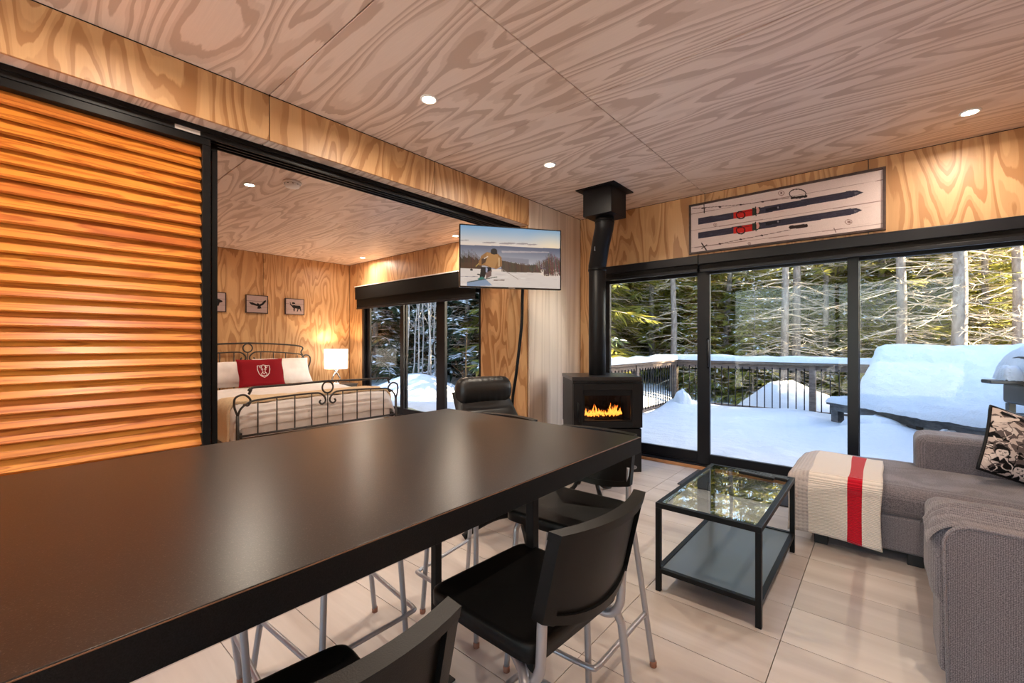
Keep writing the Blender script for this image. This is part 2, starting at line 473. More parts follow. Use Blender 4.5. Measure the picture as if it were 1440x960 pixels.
# floor slab with tiles
floor = struct(MB().box(XF-.2, XR+.2, YF-.2, YW+.25, -.12, -.012).build('floor', M['grout']), 'pale wood-look tiled floor')
tile_me = MB().box(0, .5965, 0, .3065, -.012, 0).mesh('tile', M['tile'])
TX0, TY0 = -.34+.0015, 2.162+.0015
first = True
for i in range(-5, 4):
    for j in range(-13, 9):
        x = TX0+.6*i; y = TY0+.31*j
        if x > XR or y > YW-.05 or x+.6 < -3.3 or y < -1.9: continue
        o = bpy.data.objects.new('tile', tile_me); COL.objects.link(o); o.location = (x, y, 0); o.parent = floor
MB().box(XF, -3.35, -.5, YB, -.012, 0).build('bedroom_flooring', M['tile'], floor)

def panel_set(parent, name, mat, rects, fn):
    for r in rects:
        fn(MB(), r).build(name, mat, parent, bevel=.0015, seg=1)
# ceiling: backing + plywood sheets (long in X)
ceil = struct(MB().box(XF-.2, XR+.2, YF-.2, YW+.2, CZ+.016, CZ+.12).build('ceiling', M['backing']), 'plywood sheet ceiling')
g = .0028
yj = [-2.6, -1.48, -.21, 1.056, 2.322, 3.635, YW]
rects = []
for a, b in zip(yj[:-1], yj[1:]):
    for (x0, x1) in ((XP, -1.37), (-1.37, XR)): rects.append((x0, x1, a, b))
panel_set(ceil, 'plywood_sheet', M['ply_ceiling'], rects, lambda m, r: m.box(r[0]+g, r[1]-g, r[2]+g, r[3]-g, CZ, CZ+.0155))
rects = []
for a, b in zip([-.5, 1.305, 2.86, YB], [1.305, 2.86, YB]):
    for x0, x1 in ((XF, -5.2), (-5.2, -3.1)): rects.append((x0, x1, a, b))
panel_set(ceil, 'plywood_sheet', M['ply_ceiling'], rects, lambda m, r: m.box(r[0]+g, r[1]-g, r[2]+g, r[3]-g, CZ, CZ+.0155))

# window wall of the living room
DX0, DX1, DZ = -2.56, 1.20, 2.06        # main sliding door opening
wb = struct(MB().box(XP-.25, DX0, YW+.016, YW+WT, 0, CZ).box(DX1, XR+.2, YW+.016, YW+WT, 0, CZ).box(DX0, DX1, YW+.016, YW+WT, DZ, CZ)
            .build('wall_back', M['exterior']), 'plywood window wall over the sliding doors')
xs = [XP, -2.56, -1.37, -.105, 1.2, XR]
for a, b in zip(xs[:-1], xs[1:]):
    z0 = DZ if (a >= -2.6 and b <= 1.21) else 0
    MB().box(a+g, b-g, YW, YW+.0155, z0, CZ-g).build('plywood_sheet', M['ply_wall'], wb, bevel=.0015, seg=1)
# partition header and return wall
hd = struct(MB().box(-3.08, XP-.016, YF, 3.57, 2.496, CZ).box(-3.08, XP-.016, 3.572, YW, 0, CZ).build('wall_left', M['backing']), 'plywood header and pier over the wide opening')
hj = [-2.6, -1.47, -.21, 1.056, 2.318, 3.572]
for a, b in zip(hj[:-1], hj[1:]):
    MB().box(XP-.0155, XP, a+g, b-g, 2.48, CZ-g).build('plywood_sheet', M['ply_wall'], hd, bevel=.0015, seg=1)
    MB().box(-2.915, XP-.016, a+g, b-g, 2.481, 2.4955).build('plywood_soffit', M['ply_ceiling'], hd, bevel=.0015, seg=1)
    MB().box(-3.096, -3.081, a+g, b-g, 2.48, CZ-g).build('plywood_sheet', M['ply_wall'], hd, bevel=.0015, seg=1)
MB().box(XP-.0155, XP, 3.574, YW-g, 0, CZ-g).build('plywood_sheet', M['ply_daylit'], hd, bevel=.0015, seg=1)
MB().box(-3.08, XP-.017, 3.556, 3.5715, 0, 2.48).build('plywood_reveal', M['ply_wall'], hd)
MB().box(-3.096, -3.081, 3.574, YB-g, 0, CZ-g).build('plywood_sheet', M['ply_wall'], hd)
# bedroom shell
BX0, BX1, BZ = -7.42, -4.33, 2.10
w2 = struct(MB().box(XF-.2, BX0, YB+.016, YB+WT, 0, CZ).box(BX1, -3.08, YB+.016, YB+WT, 0, CZ).box(BX0, BX1, YB+.016, YB+WT, BZ, CZ).build('wall_bedroom_right', M['exterior']), 'plywood window wall of the bedroom')
bx = [XF, BX0, -6.3, -5.2, BX1, -3.1]
for a, b in zip(bx[:-1], bx[1:]):
    z0 = BZ if (a >= BX0-.01 and b <= BX1+.01) else 0
    MB().box(a+g, b-g, YB, YB+.0155, z0, CZ-g).build('plywood_sheet', M['ply_wall'], w2, bevel=.0015, seg=1)
w3 = struct(MB().box(XF-.2, XF-.016, -.7, YB+.2, 0, CZ).build('wall_bedroom_back', M['exterior']), 'plywood wall behind the bed')
for a, b in zip([-.5, .4, 1.6, 2.86], [.4, 1.6, 2.86, YB]):
    MB().box(XF-.0155, XF, a+g, b-g, 0, CZ-g).build('plywood_sheet', M['ply_wall'], w3, bevel=.0015, seg=1)
struct(MB().box(XF-.2, -3.08, -.66, -.5, 0, CZ).build('wall_bedroom_left', M['ply_wall']), 'plywood side wall of the bedroom')
struct(MB().box(XR, XR+.16, YF, YW+.2, 0, CZ).build('wall_right', M['ply_wall']), 'plywood wall behind the sofa')
# wall behind the viewer with a wide window added to bring in daylight
WX0, WX1, WZ0, WZ1 = -2.9, 1.2, .10, 2.60
struct(MB().box(-3.2, WX0, YF-.16, YF, 0, CZ).box(WX1, XR+.16, YF-.16, YF, 0, CZ).box(WX0, WX1, YF-.16, YF, 0, WZ0).box(WX0, WX1, YF-.16, YF, WZ1, CZ).build('wall_front', M['ply_wall']), 'plywood wall behind the camera')
wf = empty('added_window_1'); struct(wf, 'wide black framed window added behind the camera for daylight')
fw = MB().box(WX0, WX1, YF-.12, YF-.05, WZ0, WZ0+.06).box(WX0, WX1, YF-.12, YF-.05, WZ1-.06, WZ1).box(WX0, WX0+.06, YF-.12, YF-.05, WZ0+.06, WZ1-.06).box(WX1-.06, WX1, YF-.12, YF-.05, WZ0+.06, WZ1-.06).box(-.83, -.77, YF-.12, YF-.05, WZ0+.06, WZ1-.06)
fw.build('frame', M['alu'], wf)
MB().box(WX0+.06, -.83, YF-.09, YF-.084, WZ0+.06, WZ1-.06).build('pane', M['glass'], wf)
MB().box(-.77, WX1-.06, YF-.09, YF-.084, WZ0+.06, WZ1-.06).build('pane', M['glass'], wf)
struct(MB().box(-3.2, -3.08, YF, -.5, 0, CZ).build('wall_kitchen_left', M['ply_wall']), 'plywood wall left of the louvered door')
struct(MB().box(-2.56, -1.46, YW-.022, YW-.001, 0, .03).box(-1.46, XR, YW-.022, YW-.001, 0, .03).build('baseboard_back', M['trimwood'], bevel=.003), 'orange pine strip along the door sill')

# ---------------------------------------------------------------- sliding doors
def sash(parent, x0, x1, y, z0, z1, stile, handle=None, wide_left=None, rail=.075):
    wl = wide_left or stile
    s = MB().box(x0, x0+wl, y, y+.04, z0, z1).box(x1-stile, x1, y, y+.04, z0, z1).box(x0+wl, x1-stile, y, y+.04, z0, z0+rail+.03).box(x0+wl, x1-stile, y, y+.04, z1-rail, z1)
    o = s.build('sash', M['alu'], parent, bevel=.004)
    MB().box(x0+wl, x1-stile, y+.014, y+.020, z0+rail, z1-rail+.01).build('pane', M['glass'], o)
    if handle is not None:
        hx, hz = handle
        h = MB().tube(spline([(hx, y-.002, hz-.13), (hx+.005, y-.035, hz-.11), (hx+.012, y-.052, hz), (hx+.005, y-.035, hz+.11), (hx, y-.002, hz+.13)], 5), .009, 8)
        h.box(hx-.014, hx+.014, y-.006, y, hz-.15, hz+.15)
        h.build('handle', M['alu'], o, smooth=True)
    return o
d1 = empty('door_1'); struct(d1, 'wide black sliding glass door to the snowy deck')
fr = MB()
fr.box(DX0, DX1, YW-.01, YW+.15, 0, .045).box(DX0, DX1, YW, YW+.15, DZ-.05, DZ).box(DX0, DX0+.05, YW, YW+.15, .045, DZ-.05).box(DX1-.05, DX1, YW, YW+.15, .045, DZ-.05)
fr.box(DX0, DX1, YW+.035, YW+.05, .045, .06).box(DX0, DX1, YW+.09, YW+.10, .045, .06)
fr.build('frame', M['alu'], d1, bevel=.003)
sash(d1, DX0+.05, -1.385, YW+.055, .05, DZ-.04, .065)
sash(d1, -1.445, -.165, YW+.005, .05, DZ-.04, .075, (-1.338, 1.16), .12)
sash(d1, -.235, DX1-.05, YW+.055, .05, DZ-.04, .075)
d2 = empty('door_2'); struct(d2, 'black sliding glass door of the bedroom')
fr = MB().box(BX0, BX1, YB-.005, YB+.15, 0, .045).box(BX0, BX1, YB, YB+.15, BZ-.05, BZ).box(BX0, BX0+.07, YB, YB+.15, .045, BZ-.05).box(BX1-.03, BX1, YB, YB+.15, .045, BZ-.05)
fr.build('frame', M['alu'], d2, bevel=.003)
sash(d2, BX0+.07, -6.14, YB+.055, .05, BZ-.04, .09, None, .10)
sash(d2, -6.24, -5.10, YB+.005, .05, BZ-.04, .20, None, .09)
sash(d2, -5.26, BX1-.03, YB+.055, .05, BZ-.04, .06, None, .12)
dh = MB().tube(spline([(-5.30, YB+.003, 1.05), (-5.30, YB-.045, 1.09), (-5.30, YB-.055, 1.17), (-5.30, YB-.045, 1.25), (-5.30, YB+.003, 1.29)], 5), .010, 8).build('handle', M['alu'], d2, smooth=True)

def blind(name, x0, x1, yw, z0, z1, label, depth=.10, cas='alu'):
    r = empty(name, ((x0+x1)/2, yw, z0), 0, label, 'blind'); w = (x1-x0)/2; h = z1-z0
    MB().box(-w, w, -depth, -.001, h*.45, h).build('cassette', M[cas], r, bevel=.008)
    MB().box(-w+.01, w-.01, -depth*.8, -depth*.8+.006, .015, h*.5).build('fabric', M['blind'], r)
    MB().box(-w+.01, w-.01, -depth*.8-.008, -depth*.8+.014, 0, .03).build('hem_bar', M['alu'], r, bevel=.004)
    for s in (-1, 1): MB().box(min(s*w, s*(w-.006)), max(s*w, s*(w-.006)), -depth-.002, -.0005, h*.44, h+.002).build('end_cap', M['black'], r)
    return r
blind('roller_blind', -2.56, -1.405, YW, 1.965, 2.125, 'short black roller blind rolled up behind the stove pipe')
blind('roller_blind', -1.40, 1.2, YW, 1.96, 2.125, 'long black roller blind rolled up below the ski picture')
blind('roller_blind', -7.44, -4.32, YB, 1.875, 2.28, 'black roller blind partly lowered over the bedroom glass door', .13, 'blind')
struct(MB().box(-7.46, -4.30, YB-.135, YB-.001, 2.283, 2.297).build('trim_1', M['white_plastic']), 'thin pale trim above the bedroom blind')

# ---------------------------------------------------------------- louvered sliding door and its track
tr = MB().box(-3.062, -2.916, YF, 3.556, 2.455, 2.48)
for x in (-2.93, -2.972, -3.014, -3.056): tr.box(x-.006, x+.006, YF, 3.556, 2.425, 2.456)
tr.box(-3.012, -2.974, YF, 3.556, 2.437, 2.456)
track = tag(tr.build('sliding_door_track', M['black'], bevel=.001, seg=1), 'long black grooved sliding door track under the plywood header', 'track')
MB().box(-2.9235, -2.9225, .62, .735, 2.428, 2.452).build('sticker', M['sticker'], track)
def louver(x, y0, y1, label, st=.040):
    t = empty('louvered_door', (x, (y0+y1)/2, 0), 0, label, 'door'); h = (y1-y0)/2
    f = MB().box(-.03, .03, -h, h, 2.385, 2.424).box(-.03, .03, -h, h, .03, .13).box(-.03, .03, -h, -h+st, .13, 2.385).box(-.03, .03, h-st, h, .13, 2.385)
    f.build('frame', M['black'], t, bevel=.002)
    MB().box(-.012, .012, -h+.1, -h+.2, .0, .03).box(-.012, .012, h-.2, h-.1, .0, .03).build('bottom_guide', M['black'], t)
    w = .037; a = math.radians(58)
    sm = MB()
    dx, dz = math.cos(a)*w, math.sin(a)*w; tx, tz = math.sin(a)*.007, math.cos(a)*.007
    # lower edge leans out into the room (+x), upper edge back
    pts = [(dx+tx-.009, -dz+tz), (-dx+tx-.009, dz+tz), (-dx-tx-.009, dz-tz), (dx-tx-.009, -dz-tz)]
    L = h-st+.001
    sm.add([(px, y, pz) for y in (-L, L) for px, pz in pts], [(0, 1, 2, 3), (7, 6, 5, 4), (0, 4, 5, 1), (1, 5, 6, 2), (2, 6, 7, 3), (3, 7, 4, 0)])
    me = sm.mesh('slat', M['slat'])
    z = 2.353
    while z > .15:
        o = bpy.data.objects.new('slat', me); COL.objects.link(o); o.parent = t; o.location = (0, 0, z); z -= .0652
louver(-2.958, -1.15, .787, 'front louvered sliding door of orange pine slats in black frame')
louver(-3.020, -1.11, .838, 'rear louvered sliding door, its black edge just past the front one', .030)

# ---------------------------------------------------------------- ceiling lights
def downlight(x, y, label, w=None):
    t = empty('ceiling_light', (x, y, CZ), 0, label, 'light')
    MB().lathe([(.052, -.001), (.052, -.006), (.047, -.009), (.041, -.009), (.038, -.004), (.038, -.0012)], 28).build('trim_ring', M['white_plastic'], t, smooth=True)
    MB().lathe([(.0385, -.0012), (.0385, -.004)], 24).build('lens', M['lens'], t)
    ld = bpy.data.lights.new('lamp', 'AREA'); ld.shape = 'DISK'; ld.size = .07; ld.energy = w or LAMP_W; ld.color = LAMP_COL; ld.spread = math.radians(170)
    lo = bpy.data.objects.new('lamp', ld); COL.objects.link(lo); lo.parent = t; lo.location = (0, 0, -.012)
    return t
downlight(-2.114, 1.70, 'recessed downlight nearest the viewer on the living room ceiling')
downlight(-2.127, 2.98, 'recessed downlight between the television and the stove flue')
downlight(.414, 4.05, 'recessed downlight above the window wall, right of the ski picture')
downlight(-2.12, .42, 'recessed downlight above the louvered door')
downlight(-2.12, -.86, 'recessed downlight behind the viewer near the kitchen wall')
downlight(.414, 1.7, 'recessed downlight above the sofa end')
downlight(.414, -.6, 'recessed downlight behind the viewer on the right')
downlight(-4.54, 1.53, 'bedroom downlight beside the smoke detector')
downlight(-6.95, 4.13, 'bedroom downlight in the far corner above the lamp')
downlight(-4.54, 4.12, 'bedroom downlight beside the television edge')
downlight(-6.95, 1.53, 'bedroom downlight over the bed hidden by the louvers')
sd = empty('smoke_detector', (-4.175, 1.765, CZ), 0, 'round white smoke detector on the bedroom ceiling', 'detector')
MB().lathe([(.078, -.001), (.078, -.014), (.068, -.017)], 28).build('base', M['white_plastic'], sd, smooth=True)
MB().lathe([(.066, -.014), (.068, -.028), (.058, -.048), (.034, -.055), (.002, -.056)], 28).build('cover', M['white_plastic'], sd, smooth=True)
for k in range(10):
    a = k*math.pi/5; MB().box(-.007, .007, .060, .0685, -.030, -.025, Matrix.Rotation(a, 4, 'Z')).build('vent_slot', M['black'], sd)
#@OBJECTS
# ------------------------------------------------------------------ bar table
TT = .92
tb = empty('bar_table', (-1.226, .32, 0), 0, 'long speckled black laminate bar table in the foreground', 'table')
TB0, TB1 = -1.35, 1.225     # local y extents
MB().box(-.535, .535, TB0, TB1, TT-.060, TT).build('tabletop', M['laminate'], tb, bevel=.002)
e = MB().box(.5352, .5366, TB0, TB1, TT-.058, TT-.003).box(-.5366, -.5352, TB0, TB1, TT-.058, TT-.003).box(-.5352, .5352, TB1+.0002, TB1+.0014, TT-.058, TT-.003)
e.build('edge_band', M['lam_edge'], tb)
MB().box(.5350, .5358, TB0, TB1, TT-.003, TT-.0014).box(-.535, .535, TB1, TB1+.0008, TT-.003, TT-.0014).build('edge_seam', M['seam'], tb)
for (lx, ly) in ((.381, .77), (-.054, .745), (.381, -1.1), (-.054, -1.1)):
    MB().box(lx-.0145, lx+.0145, ly-.0145, ly+.0145, .004, TT-.0605).build('leg', M['black'], tb, bevel=.002)
    MB().box(lx-.05, lx+.05, ly-.05, ly+.05, 0, .006).build('foot_plate', M['black'], tb)
MB().box(-.054, .381, .747, .767, TT-.082, TT-.0605).build('leg_rail', M['black'], tb)
MB().box(-.054, .381, -1.11, -1.09, TT-.082, TT-.0605).build('leg_rail', M['black'], tb)

# ------------------------------------------------------------------ bar stools (local +x is the way the sitter faces)
def make_stool():
    t = empty('bar_stool', (0, 0, 0))
    # seat: dished shell with a turned-down skirt
    def outline(a, k=1.):
        c, s_ = math.cos(a), math.sin(a); p = .17
        x = .178*math.copysign(abs(c)**p, c); y = .185*math.copysign(abs(s_)**p, s_)
        if x < 0: y *= 1-.04*(-x/.178)
        return x*k+.0, y*k
    N = 48; mb = MB(); rings = []
    for (k, z) in ((.0, -.010), (.35, -.009), (.7, -.006), (.92, -.001), (.965, .0), (.99, -.003), (1.0, -.010), (1.0, -.040), (.985, -.041), (.97, -.016)):
        ring = []
        for i in range(N):
            x, y = outline(2*math.pi*i/N, max(k, .001))
            fr_ = max(0, x-.12)/.055
            ring.append((x, y, .632+z-.003*fr_*fr_*(1 if k > .5 else 0)))
        rings.append(ring)
    vs = [p for r in rings for p in r]; fs = []
    for j in range(len(rings)-1):
        for i in range(N): fs.append((j*N+i, j*N+(i+1) % N, (j+1)*N+(i+1) % N, (j+1)*N+i))
    mb.add(vs, fs).build('seat', M['plastic'], t, smooth=True)
    # backrest: curved panel with a thick top rim and ribs on both sides
    def back(u, v, off=0.):
        y = (u-.5)*.352; zz = .705+v*.185
        x = -.212-.045*v-.040*(1-(2*u-1)**2)*.9+.03   # bows backwards in the middle
        low = .035*(1-(2*u-1)**2)*(1-v)
        return (x-off, y, zz-low)
    b = MB(); nu, nv = 17, 9
    b.grid(lambda u, v: back(u, v, 0), nu, nv).grid(lambda u, v: back(u, v, .012), nu, nv, True)
    o = b.build('backrest', M['plastic'], t, smooth=True)
    for s_ in range(nu-1): pass
    rim = MB()
    def band(u0, u1, v0, v1, t0, t1, n=14):
        for (va, vb, oa, flip) in ((v0, v1, t0, False), (v0, v1, t1, True)):
            rim.grid(lambda u, v: back(u0+(u1-u0)*u, va+(vb-va)*v, oa), n, 2, flip)
        rim.grid(lambda u, v: back(u0+(u1-u0)*u, v1, t0+(t1-t0)*v), n, 2); rim.grid(lambda u, v: back(u0+(u1-u0)*u, v0, t0+(t1-t0)*v), n, 2, True)
        rim.grid(lambda u, v: back(u0, v0+(v1-v0)*v, t0+(t1-t0)*u), 2, n); rim.grid(lambda u, v: back(u1, v0+(v1-v0)*v, t0+(t1-t0)*u), 2, n, True)
    band(0, 1, .90, 1., -.008, .026)
    band(0, .075, -.06, .92, -.006, .024); band(.925, 1, -.06, .92, -.006, .024)
    band(0, 1, -.06, .05, -.004, .020)
    rim.build('back_rim', M['plastic'], t, smooth=True, bevel=.003, seg=2)
    for s_ in (-1, 1):
        y = s_*.164
        pts = spline([(-.203, y, .76), (-.194, y, .70), (-.190, y, .625), (-.186, y, .585), (-.166, y*.985, .554), (-.130, y*.93, .550), (-.06, y*.80, .575), (.02, y*.76, .580)], 6)
        MB().tube(pts, .0115, 10).build('back_tube', M['grey_tube'], t, smooth=True)
        pts = spline([(-.02, s_*.128, .570), (-.10, s_*.145, .568), (-.150, s_*.172, .560), (-.170, s_*.190, .525), (-.176, s_*.202, .46), (-.198, s_*.262, .012)], 6)
        lg = MB().tube(pts, .0112, 10).build('leg', M['grey_tube'], t, smooth=True)
        MB().lathe([(.013, 0), (.0135, .018), (.012, .022)], 10, (-.198, s_*.263, 0)).build('foot_cap', M['cap'], lg, smooth=True)
        pts = spline([(.06, s_*.11, .578), (.115, s_*.140, .578), (.142, s_*.150, .555), (.150, s_*.153, .48), (.172, s_*.178, .012)], 6)
        lg = MB().tube(pts, .0112, 10).build('leg', M['grey_tube'], t, smooth=True)
        MB().lathe([(.013, 0), (.0135, .018), (.012, .022)], 10, (.172, s_*.178, 0)).build('foot_cap', M['cap'], lg, smooth=True)
    P = [(-.190, -.236, .205), (.10, -.213, .192), (.170, -.206, .19), (.190, -.180, .19), (.192, 0, .19), (.190, .180, .19), (.170, .206, .19), (.10, .213, .192), (-.190, .236, .205)]
    MB().tube(spline(P, 6), .0095, 10).build('footrest', M['grey_tube'], t, smooth=True)
    MB().tube([(.02, -.125, .578), (.02, .125, .578)], .010, 8).tube([(.09, -.125, .578), (.09, .125, .578)], .010, 8).build('seat_rail', M['grey_tube'], t, smooth=True)
    return t
st = make_stool()
stools = [
    (-.735, .285, math.pi+math.radians(-6), 'black bar stool nearest the viewer, cut off by the bottom edge'),
    (-.725, .905, math.pi+math.radians(-3), 'black bar stool in full view on the right side of the bar table'),
    (-.945, 1.455, -math.pi/2+math.radians(3), 'black bar stool at the far table end in front of the stove'),
    (-1.475, 1.465, -math.pi/2, 'black bar stool at the far table end in front of the leather recliner'),
    (-1.635, .89, 0, 'far bar stool on the louver side, only legs seen under the table'),
    (-1.635, .325, 0, 'near bar stool on the louver side, only legs seen under the table'),
]
for i, (x, y, a, lab) in enumerate(stools):
    if i == 0:
        st.location = (x, y, 0); st.rotation_euler = (0, 0, a); tag(st, lab, 'stool', 'bar stools around the black table')
    else: dup(st, (x, y, 0), a, label=lab, group='bar stools around the black table')

# ------------------------------------------------------------------ coffee table, remotes, mat
ct = empty('coffee_table', (-.657, 2.66, 0), 0, 'black steel coffee table with glass top and dark lower shelf', 'table')
hx, hy, th = .228, .462, .45
for sx in (-1, 1):
    for sy in (-1, 1):
        MB().box(sx*hx-.0125, sx*hx+.0125, sy*hy-.0125, sy*hy+.0125, 0, th-.026).build('leg', M['black'], ct, bevel=.001, seg=1)
fr = MB()
fr.box(-hx-.0125, hx+.0125, -hy-.0125, -hy+.0125, th-.026, th).box(-hx-.0125, hx+.0125, hy-.0125, hy+.0125, th-.026, th)
fr.box(-hx-.0125, -hx+.0125, -hy+.0125, hy-.0125, th-.026, th).box(hx-.0125, hx+.0125, -hy+.0125, hy-.0125, th-.026, th)
fr.build('top_frame', M['black'], ct, bevel=.001, seg=1)
MB().box(-hx+.0126, hx-.0126, -hy+.0126, hy-.0126, th-.009, th-.002).build('glass_top', M['table_glass'], ct)
sf = MB()
sf.box(-hx+.0126, hx-.0126, -hy-.0125, -hy+.0125, .095, .118).box(-hx+.0126, hx-.0126, hy-.0125, hy+.0125, .095, .118)
sf.box(-hx-.0125, -hx+.0125, -hy+.0126, hy-.0126, .095, .118).box(hx-.0125, hx+.0125, -hy+.0126, hy-.0126, .095, .118)
sf.build('shelf_frame', M['black'], ct, bevel=.001, seg=1)
MB().box(-hx+.0126, hx-.0126, -hy+.0126, hy-.0126, .100, .112).build('shelf', M['shelf'], ct)
def remote(x, y, rz, L, W, lab):
    r = empty('remote_control', (x, y, th-.002), rz, lab, 'remote', 'remotes on the glass coffee table')
    MB().box(-L/2, L/2, -W/2, W/2, .0, .017).build('body', M['satin'], r, bevel=.005)
    k = MB()
    for i in range(9):
        for j in range(3): k.box(-L/2+.018+i*L*.095, -L/2+.030+i*L*.095, -W*.32+j*W*.26, -W*.32+j*W*.26+W*.14, .0168, .0190)
    stuff(k.build('buttons', M['lens'] if False else M['shelf'], r))
remote(-.60, 3.015, math.radians(-9), .20, .048, 'long black remote control on the coffee table glass, left of the pair')
remote(-.52, 3.035, math.radians(-6), .17, .050, 'short black remote control on the coffee table glass, right of the pair')
mt = tag(MB().box(-1.415, -.485, 3.935, 4.50, 0.0, .012).build('door_mat', M['mat'], bevel=.004), 'flat dark grey door mat on tiles before the glass door', 'mat')

# ------------------------------------------------------------------ sofa
so = empty('corner_sofa', (.4, 3.2, 0), 0, 'grey woven corner sofa with chaise by the window', 'sofa')
def soft(name, x0, x1, y0, y1, z0, z1, r=.05, mat='sofa', parent=so, seg=5, off=(.4, 3.2, 0)):
    o = MB().box(x0-off[0], x1-off[0], y0-off[1], y1-off[1], z0, z1).build(name, M[mat], parent, bevel=r, seg=seg); return o
soft('chaise_base', -.42, 1.05, 3.345, 4.22, .065, .275, .02)
# chaise cushion with rounded left end and slightly domed top
def chz(u, v):
    x = -.485+u*1.5
    return x
def puff(name, x0, x1, y0, y1, z0, z1, dome, parent, off, r=.07, nx=40, ny=24, seedz=0.):
    """rounded cushion: superellipse cross-sections with a domed, faintly rumpled top"""
    m = MB(); vs = []; fs = []
    cx, cy, cz = (x0+x1)/2, (y0+y1)/2, (z0+z1)/2; ax, ay, az = (x1-x0)/2, (y1-y0)/2, (z1-z0)/2
    bm = bmesh.new(); bmesh.ops.create_cube(bm, size=2)
    bmesh.ops.subdivide_edges(bm, edges=bm.edges[:], cuts=15, use_grid_fill=True)
    for v in bm.verts:
        p = Vector((v.co.x*ax, v.co.y*ay, v.co.z*az)); q = Vector([max(-a+r, min(a-r, c)) for a, c in zip((ax, ay, az), p)])
        d = p-q
        if d.length > 1e-6: p = q+d.normalized()*r
        if v.co.z > -.2:
            e = (1-v.co.x**2)*(1-v.co.y**2); p.z += dome*e*max(0, v.co.z)
        p.z += .006*nz(p.x*6+seedz, p.y*9)*max(0, v.co.z)
        p.x += .006*nz(p.y*5, p.z*7, seedz); 
        v.co = p+Vector((cx-off[0], cy-off[1], cz-off[2]))
    me = bpy.data.meshes.new(name); bm.to_mesh(me); bm.free(); me.materials.append(M['sofa'])
    me.polygons.foreach_set('use_smooth', [True]*len(me.polygons)); me.update()
    o = link_mesh(me, name, parent)
    return o
off = (.4, 3.2, 0)
puff('chaise_cushion', -.495, 1.06, 3.325, 4.16, .255, .435, .012, so, off, .075)
puff('far_arm', .150, 1.05, 3.93, 4.22, .27, .665, .0, so, off, .055, seedz=2.)
MB().box(.16-.4, 1.05-.4, 3.95-3.2, 4.21-3.2, .06, .30).build('far_arm_base', M['sofa'], so, bevel=.02)
soft('seat_base', .19, 1.05, 2.55, 3.345, .065, .275, .02)
puff('seat_cushion', .16, .86, 2.60, 3.32, .26, .44, .02, so, off, .06, seedz=5.)
puff('backrest', .84, 1.10, 2.55, 4.2, .10, .80, .0, so, off, .07, seedz=8.)
# near arm: flat outer panel with piping, pleated pad pulled over the top
m = MB(); prof = []
xa, xb, za, zb, rr = .160, 1.12, .05, .622, .075
prof = [(xb, za), (xb, zb), ] + [(xa+rr-rr*math.sin(k*math.pi/16), zb-rr+rr*math.cos(k*math.pi/16)) for k in range(9)] + [(xa+.01, za)]
prof = [(x-.4, z) for x, z in prof]
T = Matrix.Translation((0, 2.245-3.2, 0)) @ Matrix.Rotation(math.pi/2, 4, 'X')
m.prism(prof, 0, .045, T).build('arm_panel', M['sofa'], so, bevel=.012, seg=3)
pp = [Vector((x, 2.202-3.2, z)) for x, z in prof[1:]]
MB().tube(pp, .0055, 6).build('piping', M['sofa'], so, smooth=True)
def pad(u, v):
    # v: from outer panel (0) over the top to the inner side (1); u: along x from the front end
    x = .400-.4+(-.285)+u*1.0
    fr_ = math.exp(-(u*1.0/.07))
    yy = 2.235+v*.40
    hgt = .615+.030*math.sin(min(1, v*1.25)*math.pi)-.07*max(0, v-.62)**1.3*3
    z = hgt-.09*fr_**2
    pleat = .010*math.sin(v*26+3*nz(u*2, v*3)+u*2.2)*math.exp(-((v-.33)/.30)**2)
    return (x+.0, yy-3.2, z+pleat)
def pad_front(u, v):
    # front end of the pad: falls from the nose to the floor line, narrowing downwards
    y0 = 2.235+.04*0; w = .40-.20*min(1, v*1.6)
    x = -.285+.012-.018*math.sin(math.pi*min(1, v*1.8))
    z = (.615-.09)*(1-v)+.27*v+.03*math.sin(u*math.pi)*(1-v)
    return (x+.012*v, y0-3.2+u*w, z)
m = MB().grid(pad, 60, 60)
m.build('arm_pad', M['sofa'], so, smooth=True)
puff('arm_core', .125, 1.10, 2.235, 2.60, .28, .628, .0, so, off, .075, seedz=4.)
MB().box(.150-.4, 1.05-.4, 2.25-3.2, 2.52-3.2, .055, .33).build('arm_base', M['sofa'], so, bevel=.02)
for (fx, fy) in ((-.31, 3.40), (.13, 3.40), (-.31, 4.12), (.98, 4.12), (.22, 2.32), (1.02, 2.32)):
    MB().box(fx-.035-.4, fx+.035-.4, fy-.035-3.2, fy+.035-3.2, 0, .067).build('foot', M['foot'], so, bevel=.004)

# knitted throw over the chaise end: grey band, cream, red stripe, cream
def throw_fn(u, v):
    x0, x1 = -.478, -.012
    wob = .012*nz(v*3, u*4, 7)
    s_ = v*1.05   # arc length from the back edge of the seat, over the front, down the face
    x = x0+(x1-x0)*u+wob
    lip = .010+.004*nz(u*9, v*5)
    skew = .07*(u)   # the right corner hangs lower
    top = .62
    if s_ < top:
        y = 3.96-s_; z = .449+lip*.4+.008*math.sin(u*5+s_*3)
        if u < .22: z -= .05*(1-u/.22)**2
    elif s_ < top+.12:
        a = (s_-top)/.12*math.pi/2; y = 3.34-.03*math.sin(a)*1.0+.0; z = .449+lip*.4-.075*(1-math.cos(a)); y = 3.34-.045*math.sin(a)
        if u < .22: z -= .05*(1-u/.22)**2
    else:
        d = s_-top-.12; y = 3.297-.010*math.sin(d*6+u*6)-lip*.3; z = .379-d*(.94+skew*.9)
        if u < .22: z -= .02*(1-u/.22)**2
        y += .02*max(0, .12-u)/.12
    return (x, y, z)
m = MB(); nu, nv = 43, 60
vs = [throw_fn(i/(nu-1), j/(nv-1)) for j in range(nv) for i in range(nu)]
